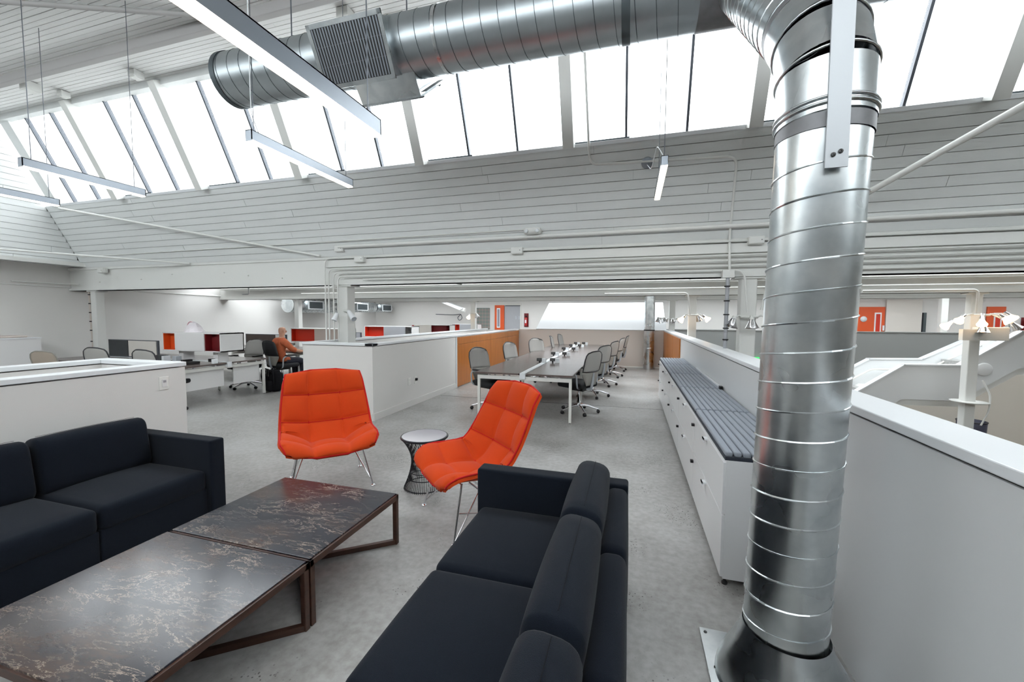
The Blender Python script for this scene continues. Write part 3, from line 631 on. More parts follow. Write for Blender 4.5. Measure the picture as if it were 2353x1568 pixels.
for z in (.8, 1.05, 1.3, 1.5, 1.7, 1.9, 2.1): obj('clamp', MB().tube([(-11.68, 6.08, z-.012), (-11.68, 6.08, z+.012)], .034, 10), 'black_plastic', t, True)
t = thing('conduit_pole', 'grey upright pipe with black clamps beyond the right parapet', 'pipe', (1.17, 5.93, -2.1))
obj('pipe', MB().tube([(1.17, 5.93, -2.1), (1.19, 5.93, 2.27)], .024, 12), 'pole_gray', t, True); obj('connector', MB().box(1.12, 1.26, 5.89, 5.97, 2.17, 2.27), 'beam_paint', t, True)
for z in (2.06, 1.87, 1.69, 1.51, 1.36): obj('clamp', MB().tube([(1.187, 5.93, z-.008), (1.187, 5.93, z+.008)], .036, 12), 'black_plastic', t, True)
conduit('conduit', [(-12., 9.38, 2.44), (13, 9.38, 2.44)], .025, 'white pipe on the face of the second beam, upper one', group='pipes on the second beam'); conduit('conduit', [(-9, 9.38, 2.27), (13, 9.38, 2.27)], .018, 'white pipe on the face of the second beam, lower one', group='pipes on the second beam')
conduit('conduit', [(-.6, 9.35, 2.17), (1.12, 9.35, 2.17), (1.19, 9.42, 1.68)], .018, 'warm lit conduit bending down the column with the two glowing lamps'); conduit('conduit', [(4.2, 9.35, 2.17), (5.92, 9.35, 2.17), (5.95, 9.42, 1.7)], .02, 'conduit bending down the tall column before the stairs')
conduit('conduit', [(-10, 14.05, 2.40), (13, 14.05, 2.40)], .03, 'distant white pipe on the third beam')
def rod(a, b, r, lab, m='beam_paint'): return conduit('tie_rod', [a, b], r, lab, m, 'rod')
rod((-10.75, 5.2, 3.72), (-5.27, 5.93, 2.70), .02, 'long slanting white rod from the left skylight end to the column head')
rod((-11.4, 4.4, 2.86), (-8.4, 5.95, 2.67), .018, 'slanting white rod low at the far left ending on the beam')
rod((2.44, 5.55, 3.02), (3.4, 4.15, 3.62), .032, 'thick slanting white rod right of the big duct')
for a, b, w_ in (((-7.8, 8.0, 2.63), (-5.0, 6.3, 2.18), 'above the left desk rows'), ((-4.55, 8.0, 2.63), (-2.75, 6.3, 2.18), 'above the middle parapet'), ((-1.65, 8.0, 2.63), (-.93, 6.3, 2.2), 'above the long desk'), ((1.28, 8.0, 2.63), (.78, 6.3, 2.2), 'above the bench')):
    rod(a, b, .014, 'short slanting white rod under the low ceiling ' + w_)
t = thing('slanted_trough', 'white slanting trough of light fittings near the plaid panel', 'light', (-7.4, 16.5, 2.0))
tr = MB().prism([(-8.05, 2.25), (-7.75, 2.25), (-7.05, 2.0), (-7.2, 1.92)], 'y', 16.3, 16.6); obj('trough', tr, 'cap_white', t, True); obj('end_cap', MB().tube([(-7.2, 16.45, 1.95), (-7.0, 16.45, 1.92)], .1, 14), 'beam_paint', t, True)
obj('hanger', MB().tube([(-7.9, 16.45, 2.2), (-7.9, 16.45, 2.6)], .012, 6), 'beam_paint', t, True)
conduit('cable', [(-8.9, 17.388, 1.75), (-8.0, 17.388, 1.72), (-7.6, 17.388, 1.76), (-7.55, 17.388, 1.55), (-7.7, 17.388, 1.45), (-7.8, 17.388, 1.6), (-7.62, 17.388, 1.74)], .014, 'looped dark cable hanging on the back wall left of the plaid panel', 'mullion', 'cable')
conduit('drop_pipe', [(-8.85, 7.6, 2.75), (-8.85, 7.6, 2.16), (-9.05, 7.6, 2.16)], .016, 'short white pipe hooking down from the low ceiling over the left desks', 'cap_white', 'pipe', None, .05)
t = thing('notice', 'two small grey notices on the back wall left of the fire extinguisher', 'sign', (-4.85, 17.37, 1.6))
for x in (-.1, .05): obj('sheet', MB().box(x-.04, x+.04, -.01, 0, -.06, .08), 'silver_plastic', t)
def capsule(x, y, z, s, lab):
    t = thing('emergency_light', lab, 'light', (x, y, z)); obj('body', MB().soft(0, 0, .05*s, .26*s, .12*s, .1*s, .045*s), 'beam_paint', t); obj('bracket', MB().box(-.05*s, .05*s, .05*s, .09*s, 0, .1*s), 'beam_paint', t)
    if z < 2.6: obj('stem', MB().box(-.02, .02, .0, .04, .09, 2.63-z), 'beam_paint', t)
    for dx in (-.08, .08): obj('lens', MB().lathe([(0, 0), (.03*s, 0), (.025*s, .015*s), (0, .02*s)], 12, Matrix.Translation((dx*s, -.06*s, .04*s)) @ Matrix.Rotation(PI/2, 4, 'X'), False, False), 'cap_white', t)
capsule(-1.42, 5.84, 2.85, 1., 'white capsule shaped light on the pipe at the foot of the boarded slope'); capsule(-.95, 7.95, 2.42, .95, 'white capsule shaped light under the low ceiling behind the first beam')
for x, z, lab in ((-4.85, 2.80, 'white junction box at the head of the middle column'), (-4.45, 2.61, 'white junction box on the beam right of the middle column'), (-1.68, 2.64, 'white junction box at the middle of the beam'), (1.5, 2.64, 'white junction box on the beam left of the big duct'), (-10.95, 2.6, 'white junction box at the left end of the beam')):
    t = thing('junction_box', lab, 'box', (x, 5.94, z-.05)); bev(obj('box', MB().box(-.09, .09, -.05, .05, 0, .1), 'beam_paint', t), .01); obj('cover', MB().box(-.075, .075, -.056, -.05, .01, .09), 'beam_paint', t); obj('screw', MB().box(.05, .06, -.06, -.056, .045, .055), 'slot_dark', t)
# ------------------------------------------------------------------ reflector lamps on the columns
def lampcluster(loc, heads, lab, s=1., cat='lamp', name='spot_lamp_cluster'):
    t = thing(name, lab, cat, loc)
    obj('mount_ring', MB().tube([(.10*s*math.cos(a*PI/8), .10*s*math.sin(a*PI/8), 0) for a in range(16)], .018*s, 6, closed=True), 'beam_paint', t)
    for dx, dy, dz, tx, lit in heads:
        d_ = Vector((dx, dy, 0)); d_ = d_.normalized() if d_.length else Vector((0, -1, 0))
        ax = (d_*tx + Vector((0, 0, -1))).normalized(); p = Vector((dx*s, dy*s, dz*s)); M = Matrix.Translation(p) @ ax.to_track_quat('Z', 'Y').to_matrix().to_4x4()
        obj('arm', MB().tube([d_*.1*s, d_*.14*s+Vector((0, 0, .02)), p], .012*s, 6), 'beam_paint', t)
        hd = obj('socket', MB().lathe([(.024*s, -.03*s), (.03*s, 0), (.032*s, .03*s)], 14, M, True, True), 'chrome' if lit else 'beam_paint', t)
        if lit: obj('bulb', MB().lathe([(.026*s, .03*s), (.04*s, .07*s), (.062*s, .11*s), (.058*s, .128*s), (.0, .135*s)], 18, M, False, False), 'bulb_glow', hd)
        else:
            obj('reflector', MB().lathe([(.03*s, .0), (.05*s, .05*s), (.075*s, .10*s), (.085*s, .115*s)], 18, M, False, False), 'chrome', hd)
            obj('bulb', MB().lathe([(.0, .02*s), (.03*s, .03*s), (.042*s, .07*s), (.03*s, .1*s), (0, .11*s)], 12, M, False, False), 'plate_white', hd)
    return t
lampcluster((1.47, 6.02, 1.66), [(-.19, -.08, -.02, .35, 0), (.0, -.17, -.03, .1, 0), (.2, -.05, .0, .5, 0)], 'three unlit silver reflector lamps on the column by the duct')
lampcluster((1.25, 9.5, 1.70), [(-.17, -.06, -.03, .9, 1), (.20, -.06, -.02, 1.1, 1), (.10, .1, .0, .9, 0)], 'two glowing reflector lamps on the thin column beyond the bench', 1.05)
lampcluster((6.03, 9.45, 1.72), [(-.26, -.1, -.02, 1., 1), (-.1, -.2, -.05, .6, 1), (.16, -.16, -.02, .9, 1), (.28, -.06, .02, 1., 1), (-.36, -.02, -.12, 1.2, 1), (.42, .05, -.12, .7, 0), (-.05, -.16, -.16, .1, 0)], 'large cluster of glowing reflector lamps on the tall column before the stairs', 1.15)
lampcluster((-5.72, 14.1, 1.75), [(-.02, -.16, -.04, .9, 1), (.16, -.06, .0, .4, 0)], 'single glowing lamp on the distant column above the wood clad wall', 1.2)
lampcluster((1.25, 14.1, 1.60), [(-.15, -.05, 0, .9, 0), (.15, -.05, 0, .9, 0), (.0, -.15, 0, .5, 0)], 'small dark lamp cluster on the distant thin column')
lampcluster((.88, 13.75, 1.62), [(-.08, -.05, 0, .3, 0), (.08, -.05, 0, .5, 0), (0, .08, -.03, .3, 0)], 'small dark lamp cluster beside the distant upright duct')
t = thing('twin_spotlight', 'white twin spotlight on the middle column beside the four conduits', 'lamp', (-4.78, 6.0, 1.66))
obj('bracket', MB().tube([(-.06, 0, .08), (.02, -.03, .08), (.06, -.05, .06)], .025, 8), 'beam_paint', t)
for a, b in (((.08, -.06, .06), (.24, -.14, -.06)), ((-.12, -.12, .02), (-.14, -.16, -.08))):
    ax = (Vector(b)-Vector(a)); L = ax.length; M = Matrix.Translation(a) @ ax.to_track_quat('Z', 'Y').to_matrix().to_4x4()
    hd = obj('spot_head', MB().lathe([(.0, -.02), (.03, -.02), (.035, .02), (.05, L), (.045, L+.01)], 16, M, False, False), 'cap_white', t); obj('lens', MB().lathe([(0, L), (.045, L)], 16, M, False, False), 'silver_plastic', hd)
t = thing('ballast_box', 'grey metal box fixed beneath the lamp cluster on the tall column', 'box', (6.15, 9.42, 1.26)); bev(obj('box', MB().box(-.2, .24, -.08, .06, 0, .24), 'beam_paint', t), .008); obj('cover', MB().box(-.19, .23, -.085, -.08, .01, .23), 'beam_paint', t); obj('side_box', MB().box(-.42, -.2, -.1, .0, .0, .2), 'beam_paint', t)
t = thing('column_collar', 'thin ring shelf with a looping cable on the tall column', 'bracket', (6.03, 9.55, .10)); obj('shelf', MB().lathe([(0, 0), (.24, 0), (.26, .02), (0, .02)], 24, None, False, False), 'beam_paint', t)
obj('cable', MB().tube(bend([(.14, -.05, .42), (.24, -.08, .18), (.25, -.08, .02), (.24, -.08, -.14), (.13, -.1, -.4)], .08), .014, 6), 'beam_paint', t)
# ------------------------------------------------------------------ sofas
def make_sofa(label, loc, rz):
    t = thing('sofa', label, 'sofa', loc, rz); W = .68; n = 3; L = W*n; F_ = 'sofa_fabric'
    for sx in (-1, 1):
        a = sx*(L/2+.06); obj('arm', MB().soft(a, 0, .345, .12, .95, .63, .018, n=4), F_, t)
    for i in range(n):
        x = -L/2+W*(i+.5)
        obj('back_panel', MB().soft(x, -.415, .345, W-.004, .12, .62, .045, by=.008, n=5), F_, t)
        obj('front_rail', MB().soft(x, .405, .155, W-.006, .05, .25, .012, n=4), F_, t)
        obj('seat_cushion', MB().soft(x, .045, .345, W-.008, .79, .165, .04, bz=.022, by=.01, n=8), F_, t)
        M = Matrix.Translation((x, -.255, .60)) @ Matrix.Rotation(.16, 4, 'X')
        bc = obj('back_cushion', MB().soft(0, 0, .0, (W-.014)*2.2, .19, .40, .07, bz=.010, by=.014, n=8, M=M @ Matrix.Diagonal((1/2.2, 1, 1, 1))), F_, t)
        obj('welt', MB().tube([M @ Vector((-W/2+.05, -.0, .198+.012)), M @ Vector((0, -.0, .198+.0155)), M @ Vector((W/2-.05, -.0, .198+.012))], .0012, 5), 'black_cloth', bc)
    obj('deck', MB().box(-L/2, L/2, -.35, .38, .12, .26), F_, t)
    for x in (-1.05, 1.05):
        for y in (-.40, .40): obj('foot', MB().box(x-.02, x+.02, y-.02, y+.02, 0, .035), 'chrome', t)
    return t
make_sofa('dark navy sofa in the right foreground with its back to the bench', (-.475, 1.40, 0), PI/2)
make_sofa('dark navy sofa at the left edge against the hollow white parapet', (-3.64, 1.315, 0), -PI/2)
# ------------------------------------------------------------------ low marble tables
def low_table(y0, y1, label):
    x0, x1, h = -2.625, -1.595, .37; t = thing('coffee_table', label, 'table', ((x0+x1)/2, (y0+y1)/2, 0), 0, 'marble coffee tables')
    bev(obj('marble_top', MB().box(x0+.012, x1-.012, y0+.008, y1-.008, h-.012, h), 'marble', t, True), .0015, 1)
    fr = MB()
    for a in ((x0, x0+.022, y0, y1), (x1-.022, x1, y0, y1), (x0, x1, y0, y0+.022), (x0, x1, y1-.022, y1)): fr.box(*a, h-.045, h-.008)
    bev(obj('top_frame', fr, 'walnut', t, True), .002, 1)
    for x, y in ((x0, y0), (x1-.032, y0), (x0, y1-.032), (x1-.032, y1-.032)): bev(obj('leg', MB().box(x, x+.032, y, y+.032, 0, h-.03), 'walnut', t, True), .003, 1)
    for (xa, ya), (xb, yb) in (((x0+.02, y0+.02), (x1-.02, y1-.02)), ((x0+.02, y1-.02), (x1-.02, y0+.02))):
        d_ = Vector((xb-xa, yb-ya, 0)); L = d_.length; M = Matrix.Translation(((xa+xb)/2, (ya+yb)/2, .018)) @ Matrix.Rotation(math.atan2(d_.y, d_.x), 4, 'Z')
        obj('floor_rail', MB().box(-L/2, L/2, -.014, .014, -.017, .015, M), 'walnut', t, True)
low_table(1.675, 2.515, 'dark veined marble coffee table, the far one before the orange chairs')
low_table(.82, 1.665, 'dark veined marble coffee table, the near one cut off by the picture corner')
# ------------------------------------------------------------------ orange lounge chairs
def lerp_tab(tab, s):
    for (a, b) in zip(tab, tab[1:]):
        if s <= b[0]:
            t = (s-a[0])/(b[0]-a[0]); t2 = t
            return [p+(q-p)*t2 for p, q in zip(a[1:], b[1:])]
    return list(tab[-1][1:])
SH = [(0, .375, .365, .375, .08), (.06, .345, .395, .43, .09), (.16, .24, .405, .455, .11), (.28, .09, .385, .45, .13), (.38, -.06, .368, .45, .15), (.46, -.17, .385, .45, .15),
      (.54, -.245, .465, .45, .14), (.64, -.315, .60, .445, .12), (.76, -.38, .76, .43, .10), (.88, -.44, .93, .41, .08), (1., -.495, 1.08, .385, .06)]
def shell_pt(u, s):
    acc = [0]*4
    for k in range(-2, 3):
        q = lerp_tab(SH, min(1, max(0, s+k*.018))); acc = [a+b/5 for a, b in zip(acc, q)]
    y, z, hw, lift = acc
    d = .01; q0 = lerp_tab(SH, max(0, s-.03)); q1 = lerp_tab(SH, min(1, s+.03)); ty, tz = q1[0]-q0[0], q1[1]-q0[1]; L = math.hypot(ty, tz) or 1
    ny, nz = tz/L, -ty/L                     # towards the sitter
    if nz < 0 and abs(ty) > abs(tz): ny, nz = -ny, -nz
    au = abs(u); l = lift*max(0, (au-.30)/.70)**1.35
    P = Vector((u*hw*(1-.06*au**3), y+ny*l, z+nz*l))
    if s < .12: P.y -= (1-s/.12)*.075*max(0, (au-.35)/.65)
    if s > .88: P.z -= ((s-.88)/.12)*.055*max(0, (au-.33)/.67)
    return P, Vector((0, ny, nz))
def make_lounge(label, loc, rz):
    t = thing('lounge_chair', label, 'chair', loc, rz, 'orange lounge chairs')
    rows = [0, .22, .41, .60, .80, 1.]; cols = [-1, -.36, .36, 1]
    nu, ns = 48, 80; vs = []; fs = []; 
    def puff(v, lims):
        for a, b in zip(lims, lims[1:]):
            if v <= b+1e-9: return math.sin(PI*min(1, max(0, (v-a)/(b-a))))
        return 0
    G = {}
    for j in range(ns+1):
        for i in range(nu+1):
            u = -1+2*i/nu; s_ = j/ns; P, N = shell_pt(u, s_); e = 1e-2
            Pu = shell_pt(min(1, u+e), s_)[0]-shell_pt(max(-1, u-e), s_)[0]; Ps = shell_pt(u, min(1, s_+e))[0]-shell_pt(u, max(0, s_-e))[0]
            n_ = Pu.cross(Ps).normalized()
            if n_.dot(N) < 0: n_ = -n_
            G[i, j] = (P, n_, .004+.056*(max(0, puff(u, cols))**.4)*(max(0, puff(s_, rows))**.4))
    for j in range(ns+1):
        for i in range(nu+1): P, n_, d_ = G[i, j]; vs.append(P+n_*d_)
    k = nu+1
    for j in range(ns):
        for i in range(nu): fs.append((j*k+i, j*k+i+1, (j+1)*k+i+1, (j+1)*k+i))
    obj('quilted_upholstery', MB().add(vs, fs, True), 'orange_wool', t)
    vb = [G[i, j][0]-G[i, j][1]*.022 for j in range(ns+1) for i in range(nu+1)]; v2 = [G[i, j][0]+G[i, j][1]*.008 for j in range(ns+1) for i in range(nu+1)]
    m = MB().add(vb, [f[::-1] for f in fs], True)
    loop = [(i, 0) for i in range(nu)] + [(nu, j) for j in range(ns)] + [(i, ns) for i in range(nu, 0, -1)] + [(0, j) for j in range(ns, 0, -1)]
    ev = [G[p][0]-G[p][1]*.022 for p in loop]+[G[p][0]+G[p][1]*.009 for p in loop]; n = len(loop)
    m.add(ev, [(i, (i+1) % n, (i+1) % n+n, i+n) for i in range(n)], True)
    obj('shell', m, 'orange_wool', t)
    def surf(u, s_):
        P, N = shell_pt(u, s_); return P+N*.0095
    for u in cols[1:-1]: obj('stitching', MB().tube([surf(u, j/60) for j in range(61)], .0042, 5), 'piping_red', t)
    for s_ in rows[1:-1]: obj('stitching', MB().tube([surf(-1+2*i/40, s_) for i in range(41)], .0042, 5), 'piping_red', t)
    obj('piping', MB().tube([G[p][0]+G[p][1]*.008 for p in loop], .0075, 6, closed=True), 'piping_red', t)
    for sx in (-1, 1):
        ff = Vector((sx*.36, .30, .012)); rf = Vector((sx*.33, -.29, .012))
        obj('leg', MB().tube([ff, (sx*.27, .20, .405)], .0085, 8), 'chrome', t); obj('leg', MB().tube([ff+Vector((0, -.01, .02)), (sx*.20, -.02, .36)], .007, 8), 'chrome', t)
        obj('leg', MB().tube([rf, (sx*.26, -.12, .37)], .0085, 8), 'chrome', t); obj('leg', MB().tube([rf+Vector((0, .01, .02)), (sx*.22, .12, .38)], .007, 8), 'chrome', t)
        obj('brace', MB().tube([(sx*.315, -.25, .10), (sx*.31, .24, .2)], .005, 6), 'chrome', t)
        for p in (ff, rf): obj('foot', MB().lathe([(0, 0), (.024, 0), (.024, .006), (.014, .014), (0, .016)], 16, Matrix.Translation((p.x, p.y, 0)), False, False), 'chrome', t)
    obj('seat_rail', MB().tube([(-.27, .20, .392), (.27, .20, .392)], .007, 6).tube([(-.26, -.12, .362), (.26, -.12, .362)], .007, 6), 'chrome', t)
    return t
make_lounge('orange quilted lounge chair facing the camera between the low parapets', (-2.86, 3.28, 0), math.atan2(-.70, .72)-PI/2)
make_lounge('orange quilted lounge chair turned to the left behind the right sofa', (-1.245, 3.06, 0), math.atan2(-.72, -.70)-PI/2)
# ------------------------------------------------------------------ wire side table
t = thing('wire_side_table', 'round glass topped wire side table between the orange chairs', 'table', (-1.90, 3.46, 0))
def sr(z): return .125+.105*((z-.26)/.24)**2 if z > .26 else .125+.075*((.26-z)/.26)**1.6
obj('glass_top', MB().lathe([(0, .492), (.212, .492), (.212, .502), (0, .502)], 40, None, False, False, False), 'glass_table', t)
obj('top_ring', MB().tube([(.218*math.cos(a*PI/20), .218*math.sin(a*PI/20), .492) for a in range(40)], .011, 8, closed=True), 'dark_wire', t)
for z in (.012, .10, .16): obj('ring', MB().tube([(sr(z)*math.cos(a*PI/18), sr(z)*math.sin(a*PI/18), z) for a in range(36)], .0045, 5, closed=True), 'dark_wire', t)
wm_ = mesh_of('wire', MB().tube([(sr(z), 0, z) for z in [0, .06, .12, .18, .24, .28, .32, .36, .40, .44, .485]], .0028, 4), 'dark_wire')
for i in range(64):
    o = link('wire', wm_, t); o.rotation_euler = (0, 0, 2*PI*i/64)
# ------------------------------------------------------------------ file cabinets with a cushioned top
def bench_unit(k, y0, y1):
    where = ['nearest the camera beside the big duct', 'second from the camera', 'third from the camera', 'fourth from the camera', 'farthest from the camera before the orange panels'][k]
    t = thing('drawer_cabinet', 'white drawer cabinet in the bench row, ' + where, 'cabinet', (.78, (y0+y1)/2, 0), 0, 'white drawer cabinets along the right parapet')
    X0, X1 = .565, .995
    obj('body', MB().box(X0, X1, y0+.002, y1-.002, .05, .79), 'bench_white', t, True)
    for z0, z1 in ((.455, .775), (.06, .445)):
        d_ = bev(obj('drawer', MB().box(X0-.016, X0, y0+.004, y1-.004, z0, z1), 'bench_white', t, True), .0015, 1)
        ym = y0+.58; zz = z1-.02
        obj('handle', MB().box(X0-.044, X0-.016, ym-.03, ym+.03, zz-.006, zz+.006).box(X0-.044, X0-.038, ym-.03, ym+.03, zz-.026, zz+.006), 'cap_white', d_, True)
        obj('lock', MB().box(X0-.040, X0-.016, y1-.045, y1-.012, z1-.085, z1-.063), 'black_plastic', d_, True)
    for x in (X0+.02, X1-.02):
        for y in (y0+.04, y1-.04): obj('glide', MB().lathe([(.018, 0), (.018, .012), (.008, .02), (.008, .05)], 10, Matrix.Translation((x, y, 0))), 'black_plastic', t, True)
def cushion(k, y0, y1):
    t = thing('bench_cushion', 'grey ribbed seat cushion on the cabinet row, ' + ['nearest the camera', 'second from the camera', 'third from the camera', 'fourth from the camera', 'farthest from the camera'][k], 'cushion', (.78, (y0+y1)/2, .79), 0, 'grey ribbed cushions on the cabinets')
    obj('base', MB().box(.557, .999, y0+.004, y1-.004, .79, .812), 'bench_groove', t, True)
    n = 9; w_ = .442/n
    for i in range(n):
        x = .557+w_*(i+.5); obj('rib', MB().soft(x, (y0+y1)/2, .822, w_-.006, y1-y0-.034, .036, .014, n=2), 'bench_cushion', t, True)
ys = [2.665, 3.885, 5.10, 6.32, 7.54, 8.70]
for k, (a, b) in enumerate(zip(ys, ys[1:])): bench_unit(k, a, b); cushion(k, a, b)
t = thing('desk_clip', 'small black clip on the back edge of the bench', 'clip', (.985, 5.05, .84)); obj('body', MB().box(-.02, .012, -.03, .03, 0, .035), 'black_plastic', t); obj('strip', MB().box(-.0, .015, .04, 1.9, -.015, .02), 'cap_white', t)
# ------------------------------------------------------------------ office chairs
def make_office(label, loc, rz, group=None, shell='chair_mesh', arms=True):
    t = thing('office_chair', label, 'chair', loc, rz, group); s = 1.06
    for k in range(5):
        a = 2*PI*k/5+.3; d_ = Vector((math.cos(a), math.sin(a), 0))
        lg = obj('base_leg', MB().tube([d_*.03+Vector((0, 0, .125)), d_*.16+Vector((0, 0, .118)), d_*.30+Vector((0, 0, .075)), d_*.335+Vector((0, 0, .07))], [.024, .021, .015, .013], 8), 'chrome', t)
        M = Matrix.Translation(d_*.335+Vector((0, 0, .03))) @ Matrix.Rotation(a+PI/2, 4, 'Z') @ Matrix.Rotation(PI/2, 4, 'Y')
        obj('caster', MB().lathe([(0, -.026), (.024, -.026), (.03, -.016), (.03, .016), (.024, .026), (0, .026)], 14, M, False, False), 'black_plastic', lg)
    obj('gas_column', MB().lathe([(.035, .10), (.032, .2), (.022, .2), (.022, .40)], 14), 'steel_wire', t)
    obj('mechanism', MB().soft(0, -.02, .425, .26, .30, .07, .03, n=3), 'black_plastic', t)
    obj('seat', MB().soft(0, .03, .495, .52, .50, .095, .042, bz=.02, n=6), 'seat_black', t)
    def back(u, v):                                             # u -1..1 across, v 0..1 up
        z = .50+v*.59; y = -.235-.02*math.sin(v*PI*1.1)-.10*max(0, v-.35)**1.1 - .07*v; hw = .13+.11*min(1, v/.35) - .035*max(0, v-.75)/.25
        hw *= (1 if v < .9 else 1-.35*((v-.9)/.1)**2)
        return Vector((u*hw, y+.055*u*u*(1 if v > .3 else v/.3), z-.02*u*u*max(0, v-.7)/.3))
    def sheet(v0, v1, th, nu=8, nv=8, us=1.):
        vs = [back(us*(-1+2*i/nu), v0+(v1-v0)*j/nv)+Vector((0, o_, 0)) for o_ in (0, -th) for j in range(nv+1) for i in range(nu+1)]; K = nu+1; S = K*(nv+1); fs = []
        for j in range(nv):
            for i in range(nu): q = (j*K+i, j*K+i+1, (j+1)*K+i+1, (j+1)*K+i); fs += [q, tuple(x+S for x in q[::-1])]
        lp = [i for i in range(K)]+[j*K+nu for j in range(1, nv+1)]+[nv*K+i for i in range(nu-1, -1, -1)]+[j*K for j in range(nv-1, 0, -1)]
        fs += [(a_, a_+S, b_+S, b_) for a_, b_ in zip(lp, lp[1:]+lp[:1])]
        return MB().add(vs, fs, True)
    obj('back_mesh', sheet(.38, .985, .012), shell, t); obj('lower_back', sheet(0, .38, .016), 'chair_shell', t)
    lp = [back(-1, .42+.54*j/8) for j in range(9)]+[back(-1+2*i/8, .995) for i in range(1, 8)]+[back(1, .96-.54*j/8) for j in range(9)]+[back(1-2*i/8, .40) for i in range(1, 8)]
    obj('back_frame', MB().tube([p+Vector((0, -.012, 0)) for p in lp], .011, 6, closed=True), 'chair_frame' if shell != 'tan_mesh' else 'chair_shell', t)
    obj('back_spine', MB().tube([(0, -.05, .42), (0, -.25, .44), (0, -.285, .56), (0, -.30, .72)], [.03, .028, .022, .014], 8), 'silver_plastic', t)
    if arms:
        for sx in (-1, 1):
            ar = obj('armrest', MB().tube(bend([(sx*.14, -.12, .44), (sx*.29, -.17, .47), (sx*.31, -.17, .70), (sx*.31, -.02, .725)], .08), .015, 8), 'silver_plastic', t)
            obj('arm_pad', MB().soft(sx*.31, .02, .735, .075, .26, .028, .012, n=2), 'black_plastic', ar)
    return t
oc = make_office('grey mesh office chair at the near left corner of the long desk', (-2.38, 6.72, 0), -PI/2-.42, 'mesh office chairs at the long desk')
for x, y, a, lab in ((-2.30, 8.45, -PI/2-.35, 'grey mesh office chair, second on the left side of the long desk'),
                  (-2.17, 10.15, -PI/2-.7, 'grey mesh office chair, third on the left side of the long desk'),
                  (-1.95, 11.75, -PI/2+.05, 'grey mesh office chair, fourth on the left side, tucked against the long desk'),
                  (-1.93, 13.0, -PI/2-.15, 'grey mesh office chair, farthest on the left side of the long desk'),
                  (-.86, 7.0, PI/2-.5, 'black seated mesh office chair nearest the camera on the right side of the long desk'),
                  (-.77, 8.5, PI/2-.55, 'mesh office chair, second from the near end on the right side of the long desk'),
                  (-.66, 10.0, PI/2-.4, 'mesh office chair, third on the right side of the long desk'),
                  (-.55, 11.5, PI/2-.25, 'mesh office chair, fourth on the right side of the long desk'),
                  (-.45, 12.85, PI/2-.1, 'mesh office chair, farthest on the right side of the long desk')):
    dup(oc, (x, y, 0), a, lab, 'mesh office chairs at the long desk')
for x, y, a, lab in ((-7.72, 4.95, .1, 'black framed chair back showing above the left parapet before the white screen'), (-9.0, 4.98, .2, 'black framed chair back above the left parapet left of the dark grey screen'),
                  (-8.42, 7.1, PI+.15, 'mesh office chair on the far side of the first left desk'),
                  (-6.75, 10.2, PI*.9, 'chair back just showing above the middle parapet by the red hutch'), (-5.75, 12.2, PI*1.1, 'small dark chair back above the middle parapet in the distance')):
    dup(oc, (x, y, 0), a, lab, 'office chairs at the left desk rows')
mat('tan_mesh', (.45, .38, .31), .6, bump=.5, bscale=300)
make_office('tan mesh office chair back above the left parapet near the left edge', (-10.55, 5.0, -.0), .3, 'office chairs at the left desk rows', 'tan_mesh', False).scale = (1, 1, .9)
# ------------------------------------------------------------------ desks
def benchdesk(label, x0, x1, y0, y1, z, bays, along='y', spine=True):
    """a bench desk with its spine along y (long desk) or x (left rows)"""
    t = thing('bench_desk', label, 'desk', ((x0+x1)/2, (y0+y1)/2, 0))
    def B(a0, a1, c0, c1, z0, z1): return MB().box(c0, c1, a0, a1, z0, z1) if along == 'y' else MB().box(a0, a1, c0, c1, z0, z1)
    a0, a1, c0, c1 = (y0, y1, x0, x1) if along == 'y' else (x0, x1, y0, y1)
    L = (a1-a0)/bays; cm = (c0+c1)/2
    for i in range(bays):
        for s0, s1 in ((c0, cm-.06), (cm+.06, c1)): bev(obj('desktop', B(a0+i*L+.0015, a0+(i+1)*L-.0015, s0, s1, z-.028, z), 'desk_top', t, True), .002, 1)
    obj('spine', B(a0+.01, a1, cm-.045, cm+.045, z-.09, z+.004), 'cap_white', t, True)
    for i in range(bays+1):
        a = a0+i*L+(.05 if i == 0 else -.09 if i == bays else -.02)
        obj('crossbar', B(a, a+.04, c0+.02, c1-.02, z-.115, z-.055), 'white_metal', t, True)
        for c_ in (c0+.02, c1-.06): obj('leg', B(a, a+.04, c_, c_+.04, .012, z-.115), 'white_metal', t, True); obj('glide', B(a+.01, a+.03, c_+.01, c_+.03, 0, .012), 'black_plastic', t, True)
        for c_ in (c0+.2, cm-.25, cm+.22, c1-.23): obj('standoff', B(a+.005, a+.035, c_, c_+.03, z-.055, z-.028), 'cap_white', t, True)
    return t
benchdesk('long dark topped bench desk with a white spine and white legs', -2.43, -.85, 6.12, 13.3, .755, 5)
def powerbox(x, y, lab, flip):
    t = thing('power_box', lab, 'power box', (x, y, .757), 0, 'power boxes on the long desk')
    obj('housing', MB().box(-.05, .05, -.05, .03, .03, .085), 'black_plastic', t); obj('side_plate', MB().box(.05*flip, .05*flip+.075*flip, -.045, .03, .0, .08) if flip > 0 else MB().box(-.125, -.05, -.045, .03, 0, .08), 'cap_white', t)
    obj('stem', MB().box(-.015, .015, -.02, .01, 0, .03), 'black_plastic', t); obj('socket', MB().box(-.035, .035, -.053, -.05, .04, .075), 'slot_dark', t)
nm = ['nearest', 'second', 'third', 'fourth', 'farthest']
for i, y in enumerate((7.75, 9.2, 10.7, 12.0, 13.05)):
    powerbox(-1.72, y, 'black and white power box left of the desk spine, the %s one' % nm[i], 1); powerbox(-1.47, y+.05, 'black and white power box right of the desk spine, the %s one' % nm[i], 1)
